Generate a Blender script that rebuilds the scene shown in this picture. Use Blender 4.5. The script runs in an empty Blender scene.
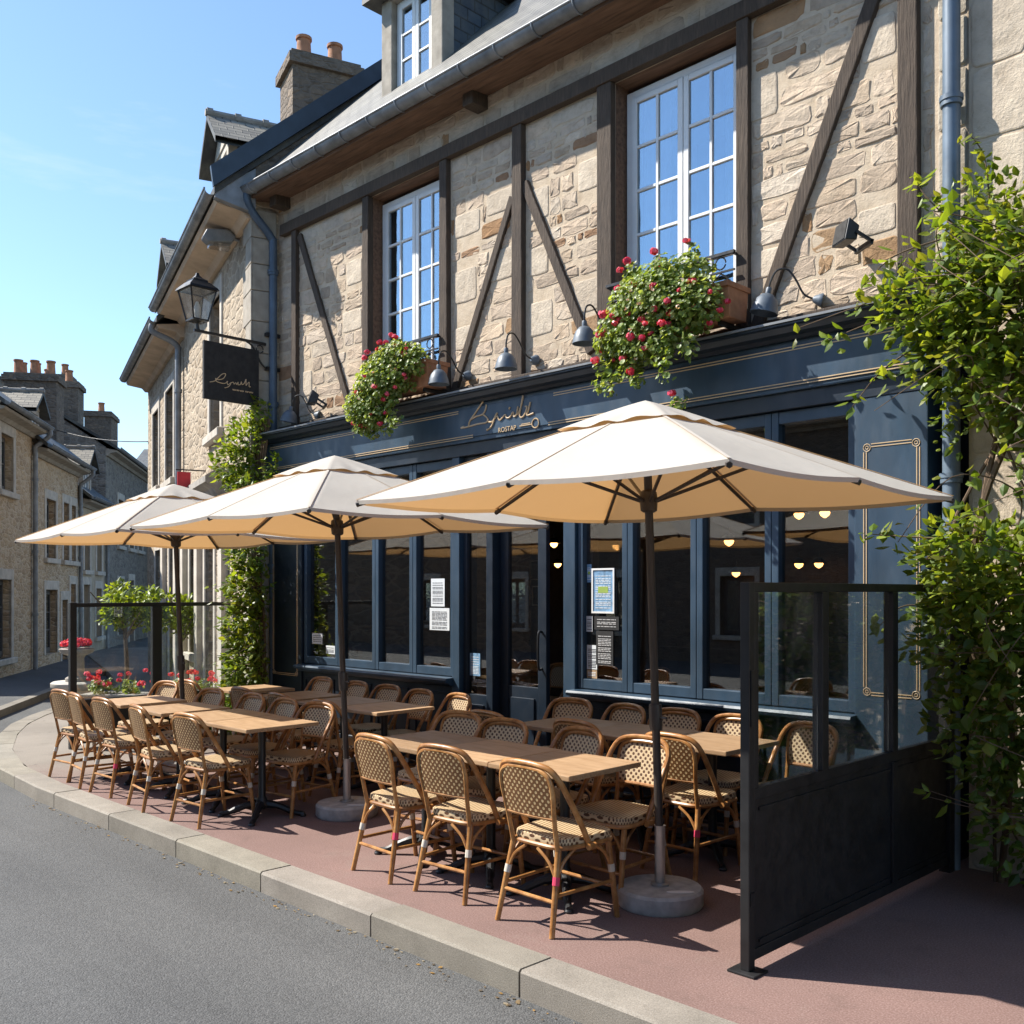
import bpy, bmesh, math, random
from mathutils import Vector, Matrix
R = random.Random(7)
PI = math.pi
rad = math.radians
scene = bpy.context.scene
COL = scene.collection

# ------------------------------------------------------------------ mesh builder
class MB:
    def __init__(s):
        s.v = []; s.f = []; s.m = []; s.c = []; s.uv = []
    def face(s, idx, mi=0, col=None, uv=None):
        s.f.append(idx); s.m.append(mi); s.c.append(col); s.uv.append(uv)
    def poly(s, pts, mi=0, col=None, uv=None):
        n = len(s.v); s.v += [tuple(p) for p in pts]
        s.face(list(range(n, n + len(pts))), mi, col, uv)
    def box(s, x0, x1, y0, y1, z0, z1, mi=0, col=None):
        n = len(s.v)
        s.v += [(x0,y0,z0),(x1,y0,z0),(x1,y1,z0),(x0,y1,z0),(x0,y0,z1),(x1,y0,z1),(x1,y1,z1),(x0,y1,z1)]
        for q in ((0,3,2,1),(4,5,6,7),(0,1,5,4),(1,2,6,5),(2,3,7,6),(3,0,4,7)):
            s.face([n+i for i in q], mi, col)
    def bar(s, a, b, w, h, up=(0,0,1), mi=0, col=None, ext=0.0):
        """rectangular bar from a to b; w across, h along up"""
        a = Vector(a); b = Vector(b); t = (b-a).normalized(); a = a - t*ext; b = b + t*ext
        u = Vector(up); u = (u - t*u.dot(t)).normalized(); r = t.cross(u)
        n = len(s.v)
        for p in (a, b):
            for (i, j) in ((-1,-1),(1,-1),(1,1),(-1,1)):
                s.v.append(tuple(p + r*(i*w/2) + u*(j*h/2)))
        for q in ((0,3,2,1),(4,5,6,7),(0,1,5,4),(1,2,6,5),(2,3,7,6),(3,0,4,7)):
            s.face([n+i for i in q][::-1], mi, col)
    def tube(s, pts, rad_, n=8, mi=0, col=None, closed=False, cap=True):
        pts = [Vector(p) for p in pts]; k = len(pts)
        rs = rad_ if isinstance(rad_, (list, tuple)) else [rad_]*k
        base = len(s.v); prev = None
        for i, p in enumerate(pts):
            if closed: t = pts[(i+1) % k] - pts[i-1]
            else: t = pts[min(i+1, k-1)] - pts[max(i-1, 0)]
            t.normalize()
            if prev is None:
                u = t.orthogonal().normalized()
            else:
                u = (prev - t*prev.dot(t)).normalized()
            prev = u; w = t.cross(u)
            for j in range(n):
                a = 2*PI*j/n
                s.v.append(tuple(p + (u*math.cos(a) + w*math.sin(a))*rs[i]))
        for i in range(k if closed else k-1):
            i2 = (i+1) % k
            for j in range(n):
                j2 = (j+1) % n
                s.face([base+i*n+j, base+i*n+j2, base+i2*n+j2, base+i2*n+j], mi, col)
        if cap and not closed:
            s.face([base+j for j in range(n)][::-1], mi, col)
            s.face([base+(k-1)*n+j for j in range(n)], mi, col)
    def lathe(s, prof, c=(0,0,0), n=20, mi=0, col=None):
        base = len(s.v)
        for (r, z) in prof:
            for j in range(n):
                a = 2*PI*j/n
                s.v.append((c[0]+r*math.cos(a), c[1]+r*math.sin(a), c[2]+z))
        for i in range(len(prof)-1):
            for j in range(n):
                j2 = (j+1) % n
                s.face([base+i*n+j, base+i*n+j2, base+(i+1)*n+j2, base+(i+1)*n+j], mi, col)
        s.face([base+j for j in range(n)][::-1], mi, col)
        s.face([base+(len(prof)-1)*n+j for j in range(n)], mi, col)
    def prism(s, pts, axis, a, b, mi=0, col=None):
        """extrude a 2D polygon; axis 'x' -> pts are (y,z); 'y' -> (x,z); 'z' -> (x,y)"""
        def mk(p, t):
            return {'x': (t, p[0], p[1]), 'y': (p[0], t, p[1]), 'z': (p[0], p[1], t)}[axis]
        n = len(s.v); k = len(pts)
        s.v += [mk(p, a) for p in pts] + [mk(p, b) for p in pts]
        s.face(list(range(n, n+k)), mi, col); s.face(list(range(n+k, n+2*k))[::-1], mi, col)
        for i in range(k):
            j = (i+1) % k
            s.face([n+i, n+k+i, n+k+j, n+j], mi, col)
    def build(s, name, mats, parent=None, smooth=False, bevel=0, seg=2, world=False, recalc=True):
        me = bpy.data.meshes.new(name)
        vs = s.v
        if world and parent is not None:
            L = LOC.get(parent.name, Matrix.Identity(4)).inverted()
            vs = [tuple(L @ Vector(p)) for p in vs]
        me.from_pydata(vs, [], s.f)
        me.polygons.foreach_set('material_index', s.m)
        if any(c is not None for c in s.c):
            ca = me.color_attributes.new('Col', 'FLOAT_COLOR', 'CORNER')
            i = 0
            buf = []
            for f, c in zip(s.f, s.c):
                c = c or (1,1,1)
                buf += [c[0], c[1], c[2], 1.0]*len(f)
            ca.data.foreach_set('color', buf)
        if any(u is not None for u in s.uv):
            ul = me.uv_layers.new(name='UVMap'); buf = []
            for f, u in zip(s.f, s.uv):
                for k in range(len(f)):
                    buf += list(u[k]) if u else [0.0, 0.0]
            ul.data.foreach_set('uv', buf)
        if recalc or bevel:
            bm = bmesh.new(); bm.from_mesh(me)
            if recalc: bmesh.ops.recalc_face_normals(bm, faces=bm.faces[:])
            if bevel:
                es = [e for e in bm.edges if len(e.link_faces) == 2 and e.calc_face_angle(0) > 0.6]
                bmesh.ops.bevel(bm, geom=es, offset=bevel, segments=seg, profile=0.6, affect='EDGES', clamp_overlap=True)
            bm.to_mesh(me); bm.free()
        for m in (mats if isinstance(mats, (list, tuple)) else [mats]):
            me.materials.append(m)
        if smooth:
            me.polygons.foreach_set('use_smooth', [True]*len(me.polygons))
            try: me.set_sharp_from_angle(angle=rad(40))
            except Exception: pass
        o = bpy.data.objects.new(name, me); COL.objects.link(o)
        if parent is not None:
            o.parent = parent
            LOC[o.name] = LOC.get(parent.name, Matrix.Identity(4))
        return o

LOC = {}
def tag(o, label=None, cat=None, group=None, kind=None):
    if label: o['label'] = label
    if cat: o['category'] = cat
    if group: o['group'] = group
    if kind: o['kind'] = kind
    return o
def thing(name, label, cat, loc=(0,0,0), rotz=0, group=None):
    o = bpy.data.objects.new(name, None); COL.objects.link(o)
    o.empty_display_size = 0.2
    o.location = loc; o.rotation_euler = (0,0,rotz)
    LOC[o.name] = Matrix.Translation(loc) @ Matrix.Rotation(rotz, 4, 'Z')
    return tag(o, label, cat, group)
def dup(root, loc, rotz, label, group=None):
    r = root.copy(); COL.objects.link(r); r.location = loc; r.rotation_euler = (0,0,rotz); r['label'] = label
    if group: r['group'] = group
    for ch in list(root.children):
        c = ch.copy(); COL.objects.link(c); c.parent = r
        for g in list(ch.children):
            d = g.copy(); COL.objects.link(d); d.parent = c
    return r
def spline(pts, n=6):
    pts = [Vector(p) for p in pts]; out = []
    for i in range(len(pts)-1):
        p0 = pts[max(i-1,0)]; p1 = pts[i]; p2 = pts[i+1]; p3 = pts[min(i+2,len(pts)-1)]
        for k in range(n):
            t = k/n
            out.append(0.5*((2*p1)+(p2-p0)*t+(2*p0-5*p1+4*p2-p3)*t*t+(3*p1-p0-3*p2+p3)*t**3))
    out.append(pts[-1]); return out

# ------------------------------------------------------------------ materials
class NT:
    def __init__(s, name):
        s.mat = bpy.data.materials.new(name); s.mat.use_nodes = True
        s.t = s.mat.node_tree; s.n = s.t.nodes; s.l = s.t.links; s.n.clear()
        s.out = s.n.new('ShaderNodeOutputMaterial')
    def new(s, typ, **kw):
        n = s.n.new('ShaderNode'+typ)
        for k, v in kw.items():
            if k.startswith('i_'):
                key = k[2:]; key = int(key) if key.isdigit() else key.replace('_', ' ')
                sock = n.inputs[key]
                if hasattr(v, 'links') or hasattr(v, 'is_output'): s.l.new(v, sock)
                else: sock.default_value = v
            else: setattr(n, k, v)
        return n
    def coord(s, kind='Object', scale=(1,1,1), rot=(0,0,0)):
        tc = s.new('TexCoord'); mp = s.new('Mapping')
        mp.inputs['Scale'].default_value = scale; mp.inputs['Rotation'].default_value = rot
        s.l.new(tc.outputs[kind], mp.inputs['Vector']); return mp.outputs[0]
    def noise(s, vec, scale=5, detail=4, rough=0.55):
        n = s.new('TexNoise'); n.inputs['Scale'].default_value = scale; n.inputs['Detail'].default_value = detail
        n.inputs['Roughness'].default_value = rough; s.l.new(vec, n.inputs['Vector']); return n
    def ramp(s, fac, stops):
        r = s.new('ValToRGB'); e = r.color_ramp.elements
        while len(e) < len(stops): e.new(0.5)
        for i, (p, c) in enumerate(stops):
            e[i].position = p; e[i].color = (c[0],c[1],c[2],1) if not isinstance(c, (int,float)) else (c,c,c,1)
        s.l.new(fac, r.inputs[0]); return r.outputs[0]
    def mix(s, fac, a, b, blend='MIX'):
        m = s.new('Mix', data_type='RGBA', blend_type=blend)
        for sock, v in ((m.inputs[0], fac), (m.inputs[6], a), (m.inputs[7], b)):
            if hasattr(v, 'is_output'): s.l.new(v, sock)
            elif isinstance(v, (int,float)): sock.default_value = v
            else: sock.default_value = (v[0],v[1],v[2],1)
        return m.outputs[2]
    def math(s, op, a, b=None, c=None):
        m = s.new('Math', operation=op)
        for i, v in enumerate((a, b, c)):
            if v is None: continue
            if hasattr(v, 'is_output'): s.l.new(v, m.inputs[i])
            else: m.inputs[i].default_value = v
        return m.outputs[0]
    def bump(s, h, strength=0.4, dist=0.01):
        b = s.new('Bump'); b.inputs['Strength'].default_value = strength; b.inputs['Distance'].default_value = dist
        s.l.new(h, b.inputs['Height']); return b.outputs[0]
    def pbr(s, col, rough=0.7, bump=None, metal=0, spec=0.5):
        p = s.new('BsdfPrincipled')
        for key, v in (('Base Color', col), ('Roughness', rough), ('Metallic', metal), ('Specular IOR Level', spec)):
            if hasattr(v, 'is_output'): s.l.new(v, p.inputs[key])
            elif isinstance(v, (int,float)): p.inputs[key].default_value = v
            else: p.inputs[key].default_value = (v[0],v[1],v[2],1)
        if bump is not None: s.l.new(bump, p.inputs['Normal'])
        s.l.new(p.outputs[0], s.out.inputs[0]); return p
M = {}
def simple(name, col, rough=0.6, metal=0, var=0.15, nscale=8, bump=0.0, bscale=60, spec=0.5, bdist=0.002, stretch=(1,1,1)):
    t = NT(name); v = t.coord('Object', stretch)
    n = t.noise(v, nscale, 5)
    lo = [c*(1-var) for c in col]; hi = [min(1, c*(1+var)) for c in col]
    c = t.ramp(n.outputs[0], [(0.3, lo), (0.7, hi)])
    b = None
    if bump: b = t.bump(t.noise(v, bscale, 4).outputs[0], bump, bdist)
    rr = t.ramp(t.noise(v, nscale*2.3, 3).outputs[0], [(0.3, max(0.05, rough-0.1)), (0.7, min(1, rough+0.1))])
    t.pbr(c, rr, b, metal, spec); M[name] = t.mat; return t.mat

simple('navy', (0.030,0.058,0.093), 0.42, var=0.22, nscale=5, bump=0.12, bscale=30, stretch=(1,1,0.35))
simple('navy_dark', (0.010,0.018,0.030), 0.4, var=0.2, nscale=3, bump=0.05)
simple('black_iron', (0.012,0.012,0.013), 0.42, var=0.3, nscale=9, bump=0.15, bscale=90)
simple('screen_black', (0.010,0.010,0.011), 0.5, var=0.35, nscale=5, bump=0.08, bscale=120)
simple('gold', (0.55,0.40,0.24), 0.45, var=0.1)
simple('white_paint', (0.74,0.74,0.72), 0.45, var=0.05, nscale=6)
simple('zinc', (0.20,0.21,0.22), 0.5, 0.1, 0.35, 5, 0.05, 30)
simple('blue_pipe', (0.12,0.16,0.205), 0.45, 0.1, 0.2, 5, 0.05, 30)
simple('dark_pipe', (0.075,0.105,0.145), 0.45, 0.1, 0.25, 5, 0.05, 30)
simple('flashing', (0.035,0.055,0.08), 0.5, 0.1, 0.2, 4)
simple('terracotta', (0.34,0.155,0.08), 0.85, 0, 0.3, 9, 0.3, 50)
simple('steel', (0.42,0.42,0.41), 0.38, 0.7, 0.15, 9)
simple('umbrella_pole', (0.050,0.040,0.034), 0.42, 0, 0.3, 9, 0.1, 60, stretch=(8,8,1))
simple('concrete', (0.42,0.405,0.375), 0.9, 0, 0.25, 14, 0.5, 90, bdist=0.004)
simple('pale_stone', (0.50,0.45,0.38), 0.9, 0, 0.2, 5, 0.4, 50, bdist=0.005)
simple('grey_stone', (0.33,0.29,0.235), 0.9, 0, 0.22, 6, 0.4, 40, bdist=0.006)
simple('old_stone', (0.30,0.275,0.24), 0.95, 0, 0.35, 5, 0.6, 25, bdist=0.01)
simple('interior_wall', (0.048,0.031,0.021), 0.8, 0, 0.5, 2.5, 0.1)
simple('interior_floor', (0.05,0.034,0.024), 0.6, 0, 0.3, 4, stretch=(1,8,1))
simple('cream_render', (0.42,0.35,0.26), 0.9, 0, 0.15, 3, 0.2, 30)
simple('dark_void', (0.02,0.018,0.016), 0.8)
simple('shade_grey', (0.10,0.125,0.155), 0.5, 0.1, 0.2, 6)
simple('paper', (0.66,0.70,0.72), 0.8, 0, 0.06, 14)
simple('paper_blue', (0.16,0.30,0.46), 0.6, 0, 0.45, 22)
simple('paper_tan', (0.40,0.28,0.17), 0.7, 0, 0.4, 25)
simple('chalkboard', (0.018,0.018,0.019), 0.8, 0, 0.3, 8)
simple('ink', (0.07,0.08,0.10), 0.8)
simple('chalk', (0.5,0.5,0.5), 0.9, 0, 0.3, 60)
simple('leaf_green_print', (0.30,0.42,0.08), 0.7)
simple('pink_tape', (0.55,0.04,0.10), 0.6)
simple('white_tape', (0.55,0.50,0.42), 0.6)
simple('red_enamel', (0.50,0.02,0.03), 0.5)
simple('dark_frame', (0.09,0.085,0.08), 0.6)
simple('curtain', (0.55,0.56,0.58), 0.9)
simple('soil', (0.05,0.035,0.02), 0.95, 0, 0.4, 20)
simple('bark', (0.16,0.12,0.085), 0.95, 0, 0.4, 12, 0.7, 40, bdist=0.01, stretch=(4,4,1))
simple('stem_brown', (0.13,0.085,0.05), 0.9, 0, 0.35, 12, 0.5, 40)
simple('slab_stone', (0.42,0.39,0.34), 0.85, 0, 0.2, 7, 0.3, 50)
simple('eave_wood', (0.15,0.085,0.052), 0.8, 0, 0.4, 3, 0.4, 30, stretch=(1,10,10), bdist=0.006)
simple('pale_eave', (0.52,0.40,0.29), 0.85, 0, 0.2, 3, 0.2, 30)

def m_timber():
    t = NT('timber'); v = t.coord('Object', (1,1,1))
    n1 = t.noise(v, 3, 5); v2 = t.coord('Object', (30,30,3)); v3 = t.coord('Object', (3,30,30))
    n2 = t.noise(v2, 2.5, 6, 0.65)
    c = t.ramp(n2.outputs[0], [(0.28, (0.026,0.018,0.013)), (0.55, (0.075,0.051,0.035)), (0.8, (0.14,0.102,0.072))])
    c = t.mix(0.35, c, t.ramp(n1.outputs[0], [(0.3,(0.035,0.025,0.018)),(0.7,(0.12,0.085,0.057))]))
    t.pbr(c, 0.85, t.bump(n2.outputs[0], 0.8, 0.012)); M['timber'] = t.mat
m_timber()
def m_stone():
    t = NT('rubble_stone'); v = t.coord('Object')
    a = t.new('Attribute', attribute_name='Col')
    n = t.noise(v, 9, 6, 0.65); n2 = t.noise(v, 55, 5, 0.7); n3 = t.noise(v, 1.3, 4)
    c = t.mix(1.0, a.outputs[0], t.ramp(n.outputs[0], [(0.25,(0.70,0.66,0.62)),(0.5,(0.98,0.96,0.94)),(0.75,(1.15,1.12,1.08))]), 'MULTIPLY')
    c = t.mix(t.ramp(n3.outputs[0], [(0.45,0.0),(0.75,0.35)]), c, (0.30,0.22,0.15))
    c = t.mix(t.ramp(n2.outputs[0], [(0.62,0.0),(0.75,0.45)]), c, (0.22,0.17,0.12))
    h = t.math('ADD', n.outputs[0], t.math('MULTIPLY', n2.outputs[0], 0.5))
    t.pbr(c, 0.93, t.bump(h, 0.9, 0.014), spec=0.2); M['rubble_stone'] = t.mat
    t = NT('mortar'); v = t.coord('Object')
    n = t.noise(v, 7, 6, 0.7); n2 = t.noise(v, 80, 4, 0.7)
    c = t.ramp(n.outputs[0], [(0.25,(0.42,0.325,0.225)),(0.5,(0.575,0.465,0.34)),(0.75,(0.63,0.525,0.40))])
    c = t.mix(t.ramp(n2.outputs[0], [(0.6,0.0),(0.72,0.4)]), c, (0.2,0.15,0.1))
    h = t.math('ADD', n.outputs[0], t.math('MULTIPLY', n2.outputs[0], 0.4))
    t.pbr(c, 0.95, t.bump(h, 0.8, 0.012), spec=0.1); M['mortar'] = t.mat
m_stone()
def m_rubble(name, cols, mort, sc=(3.2,3.2,7.5), mw=0.05):
    t = NT(name); v0 = t.coord('Object', sc)
    nz = t.noise(v0, 1.2, 3)
    v = t.new('VectorMath', operation='ADD'); t.l.new(v0, v.inputs[0])
    sub = t.new('VectorMath', operation='MULTIPLY_ADD'); t.l.new(nz.outputs[1], sub.inputs[0]); sub.inputs[1].default_value = (0.7,)*3; sub.inputs[2].default_value = (-0.35,)*3
    t.l.new(sub.outputs[0], v.inputs[1])
    f1 = t.new('TexVoronoi', feature='F1'); t.l.new(v.outputs[0], f1.inputs['Vector']); f1.inputs['Scale'].default_value = 1; f1.inputs['Randomness'].default_value = 0.85
    de = t.new('TexVoronoi', feature='DISTANCE_TO_EDGE'); t.l.new(v.outputs[0], de.inputs['Vector']); de.inputs['Scale'].default_value = 1; de.inputs['Randomness'].default_value = 0.85
    sp = t.new('SeparateColor'); t.l.new(f1.outputs['Color'], sp.inputs[0])
    c = t.ramp(sp.outputs[0], [(i/(len(cols)-1), k) for i, k in enumerate(cols)])
    n = t.noise(t.coord('Object'), 12, 6, 0.65)
    c = t.mix(1.0, c, t.ramp(n.outputs[0], [(0.25,(0.62,0.6,0.57)),(0.75,(1.2,1.18,1.15))]), 'MULTIPLY')
    n3 = t.noise(t.coord('Object', (1,1,0.4)), 0.8, 5)
    c = t.mix(t.ramp(n3.outputs[0], [(0.45,0.0),(0.8,0.5)]), c, (0.16,0.13,0.10))
    k = t.ramp(de.outputs[0], [(mw*0.5,0.0),(mw*1.6,1.0)])
    c = t.mix(k, mort, c)
    h = t.math('ADD', t.math('MULTIPLY', t.ramp(de.outputs[0], [(0,0.0),(0.2,1.0)]), 1.0), t.math('MULTIPLY', n.outputs[0], 0.8))
    t.pbr(c, 0.93, t.bump(h, 0.7, 0.02), spec=0.2); M[name] = t.mat
m_rubble('neighbour_stone', [(0.30,0.235,0.165),(0.44,0.36,0.27),(0.36,0.30,0.23),(0.50,0.42,0.32),(0.34,0.26,0.18)], (0.46,0.38,0.285))
m_rubble('tan_stone', [(0.45,0.32,0.20),(0.57,0.43,0.28),(0.50,0.37,0.245),(0.62,0.49,0.345),(0.40,0.29,0.19)], (0.57,0.455,0.33), (3.5,3.5,9))
m_rubble('grey_rubble', [(0.20,0.185,0.165),(0.30,0.275,0.24),(0.24,0.22,0.195),(0.16,0.15,0.14)], (0.26,0.24,0.21), (4,4,8))
m_rubble('chimney_rubble', [(0.13,0.105,0.085),(0.21,0.17,0.135),(0.165,0.135,0.11),(0.26,0.20,0.15)], (0.17,0.14,0.115), (5,5,11))
def m_slate(name, tint, axis='x'):
    t = NT(name)
    v = t.coord('UV')
    b = t.new('TexBrick'); t.l.new(v, b.inputs['Vector']); b.offset = 0.5
    b.inputs['Scale'].default_value = 1; b.inputs['Brick Width'].default_value = 0.20; b.inputs['Row Height'].default_value = 0.11
    b.inputs['Mortar Size'].default_value = 0.008; b.inputs['Mortar Smooth'].default_value = 0.3
    b.inputs['Color1'].default_value = (tint[0]*0.75,tint[1]*0.75,tint[2]*0.75,1); b.inputs['Color2'].default_value = (tint[0]*1.25,tint[1]*1.25,tint[2]*1.2,1)
    b.inputs['Mortar'].default_value = (0.02,0.02,0.02,1)
    n = t.noise(t.coord('Object'), 2.0, 6, 0.7)
    c = t.mix(t.ramp(n.outputs[0], [(0.4,0.0),(0.75,0.6)]), b.outputs[0], (0.20,0.19,0.15))
    h = t.math('SUBTRACT', 1.0, b.outputs['Fac'])
    t.pbr(c, 0.6, t.bump(h, 0.8, 0.015)); M[name] = t.mat
m_slate('slate', (0.125,0.118,0.105)); m_slate('slate_blue', (0.045,0.062,0.085)); m_slate('slate_pale', (0.26,0.23,0.185))
def m_ground():
    t = NT('asphalt'); v = t.coord('Object')
    n = t.noise(v, 110, 3, 0.7); n2 = t.noise(v, 0.6, 5); n3 = t.noise(v, 260, 2)
    vo = t.new('TexVoronoi', feature='F1'); t.l.new(v, vo.inputs['Vector']); vo.inputs['Scale'].default_value = 120
    sp = t.new('SeparateColor'); t.l.new(vo.outputs['Color'], sp.inputs[0])
    c = t.ramp(sp.outputs[0], [(0,(0.058,0.058,0.057)),(0.5,(0.093,0.0925,0.09)),(1,(0.142,0.140,0.135))])
    c = t.mix(0.4, c, t.ramp(n.outputs[0], [(0.3,(0.06,0.06,0.06)),(0.7,(0.145,0.145,0.142))]))
    c = t.mix(1.0, c, t.ramp(n2.outputs[0], [(0.3,(0.86,0.87,0.88)),(0.7,(1.08,1.08,1.07))]), 'MULTIPLY')
    nt_ = t.noise(t.coord('Object', (0.25,1.6,1)), 0.9, 4); c = t.mix(1.0, c, t.ramp(nt_.outputs[0], [(0.35,(0.86,0.86,0.86)),(0.65,(1.08,1.08,1.08))]), 'MULTIPLY')
    ns = t.noise(v, 1.1, 6, 0.7); c = t.mix(t.ramp(ns.outputs[0], [(0.62,0.0),(0.74,0.35)]), c, (0.05,0.05,0.05))
    h = t.math('ADD', n.outputs[0], t.math('MULTIPLY', vo.outputs['Distance'], -1.0))
    t.pbr(c, 0.85, t.bump(h, 0.6, 0.006), spec=0.3); M['asphalt'] = t.mat
    t = NT('red_asphalt'); v = t.coord('Object')
    n = t.noise(v, 120, 3, 0.7); n2 = t.noise(v, 0.9, 6, 0.6); n3 = t.noise(v, 4.5, 6, 0.7)
    red = t.ramp(n.outputs[0], [(0.28,(0.125,0.074,0.062)),(0.5,(0.205,0.128,0.110)),(0.72,(0.305,0.212,0.188))])
    grey = t.ramp(n.outputs[0], [(0.28,(0.15,0.13,0.108)),(0.5,(0.235,0.205,0.17)),(0.72,(0.32,0.285,0.24))])
    sx = t.new('SeparateXYZ'); t.l.new(v, sx.inputs[0])
    g = t.math('ADD', sx.outputs[0], t.math('MULTIPLY', t.math('SUBTRACT', n3.outputs[0], 0.5), 1.6))
    mr = t.new('MapRange'); t.l.new(g, mr.inputs[0]); mr.inputs[1].default_value = -10.3; mr.inputs[2].default_value = -8.6
    c = t.mix(mr.outputs[0], grey, red)
    c = t.mix(1.0, c, t.ramp(n2.outputs[0], [(0.3,(0.82,0.82,0.82)),(0.7,(1.1,1.1,1.1))]), 'MULTIPLY')
    c = t.mix(t.ramp(n3.outputs[0], [(0.55,0.0),(0.80,0.45)]), c, (0.085,0.062,0.05))
    vg = t.new('TexVoronoi', feature='F1'); t.l.new(v, vg.inputs['Vector']); vg.inputs['Scale'].default_value = 2.6
    c = t.mix(t.ramp(vg.outputs['Distance'], [(0.035,0.6),(0.06,0.0)]), c, (0.07,0.06,0.055))
    n4 = t.noise(v, 1.7, 7, 0.75); c = t.mix(t.ramp(n4.outputs[0], [(0.56,0.0),(0.72,0.4)]), c, (0.24,0.19,0.16))
    t.pbr(c, 0.88, t.bump(n.outputs[0], 0.5, 0.004), spec=0.3); M['red_asphalt'] = t.mat
    t = NT('kerb_granite'); v = t.coord('Object')
    n = t.noise(v, 150, 3, 0.8); n2 = t.noise(v, 2.5, 6, 0.65)
    c = t.ramp(n.outputs[0], [(0.3,(0.175,0.158,0.135)),(0.5,(0.285,0.262,0.226)),(0.7,(0.37,0.342,0.30))])
    c = t.mix(1.0, c, t.ramp(n2.outputs[0], [(0.3,(0.72,0.71,0.69)),(0.7,(1.08,1.07,1.05))]), 'MULTIPLY')
    a = t.new('Attribute', attribute_name='Col'); c = t.mix(1.0, c, a.outputs[0], 'MULTIPLY')
    t.pbr(c, 0.85, t.bump(n.outputs[0], 0.5, 0.004), spec=0.3); M['kerb_granite'] = t.mat
m_ground()
def m_rattan():
    t = NT('rattan_cane'); v = t.coord('Object')
    n = t.noise(v, 14, 5, 0.6); n2 = t.noise(v, 90, 3)
    c = t.ramp(n.outputs[0], [(0.25,(0.17,0.065,0.018)),(0.5,(0.36,0.165,0.05)),(0.75,(0.52,0.29,0.11))])
    c = t.mix(t.ramp(n2.outputs[0], [(0.6,0.0),(0.75,0.4)]), c, (0.12,0.05,0.02))
    oi = t.new('ObjectInfo'); c = t.mix(1.0, c, t.ramp(oi.outputs['Random'], [(0,(0.78,0.74,0.70)),(1,(1.12,1.12,1.12))]), 'MULTIPLY')
    t.pbr(c, 0.36, t.bump(n2.outputs[0], 0.15, 0.002)); M['rattan_cane'] = t.mat
    def weave(name, light, dark, th0, th1, pitch=0.036):
        t = NT(name); v = t.coord('UV', (1/pitch,1/(pitch*1.05),1))
        def dots(off):
            ad = t.new('VectorMath', operation='ADD'); t.l.new(v, ad.inputs[0]); ad.inputs[1].default_value = (off[0],off[1],0)
            fr = t.new('VectorMath', operation='FRACTION'); t.l.new(ad.outputs[0], fr.inputs[0])
            sb = t.new('VectorMath', operation='SUBTRACT'); t.l.new(fr.outputs[0], sb.inputs[0]); sb.inputs[1].default_value = (0.5,0.5,0)
            ab = t.new('VectorMath', operation='ABSOLUTE'); t.l.new(sb.outputs[0], ab.inputs[0])
            le = t.new('VectorMath', operation='LENGTH'); t.l.new(ab.outputs[0], le.inputs[0]); return le.outputs['Value']
        d = t.math('MINIMUM', dots((0,0)), dots((0.5,0.5)))
        k = t.ramp(d, [(th0,0.0),(th1,1.0)])
        n = t.noise(t.coord('Object'), 30, 4)
        vl = t.mix(t.ramp(n.outputs[0], [(0.3,0.0),(0.7,1.0)]), [c*0.78 for c in light], light)
        vd = t.mix(t.ramp(n.outputs[0], [(0.3,0.0),(0.7,1.0)]), [c*0.7 for c in dark], dark)
        c = t.mix(k, vd, vl)
        t.pbr(c, 0.5, t.bump(k, 0.5, 0.003)); M[name] = t.mat
    weave('weave_front', (0.60,0.45,0.27), (0.10,0.04,0.014), 0.21, 0.255)
    weave('weave_back', (0.16,0.070,0.022), (0.60,0.43,0.22), 0.175, 0.22)
    # seat: diagonal cream strands with thin brown gaps
    t = NT('weave_seat'); v = t.coord('UV', (1,1,1))
    w = t.new('TexWave', wave_type='BANDS', bands_direction='X'); t.l.new(v, w.inputs['Vector']); w.inputs['Scale'].default_value = 14; w.inputs['Distortion'].default_value = 0.3
    w2 = t.new('TexWave', wave_type='BANDS', bands_direction='Y'); t.l.new(v, w2.inputs['Vector']); w2.inputs['Scale'].default_value = 26
    k = t.ramp(w.outputs[0], [(0.12,0.0),(0.32,1.0)])
    k2 = t.ramp(w2.outputs[0], [(0.05,0.6),(0.5,1.0)])
    c = t.mix(k, (0.17,0.075,0.025), (0.60,0.45,0.26)); c = t.mix(1.0, c, k2, 'MULTIPLY')
    t.pbr(c, 0.5, t.bump(w.outputs[0], 0.5, 0.003)); M['weave_seat'] = t.mat
m_rattan()
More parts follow.
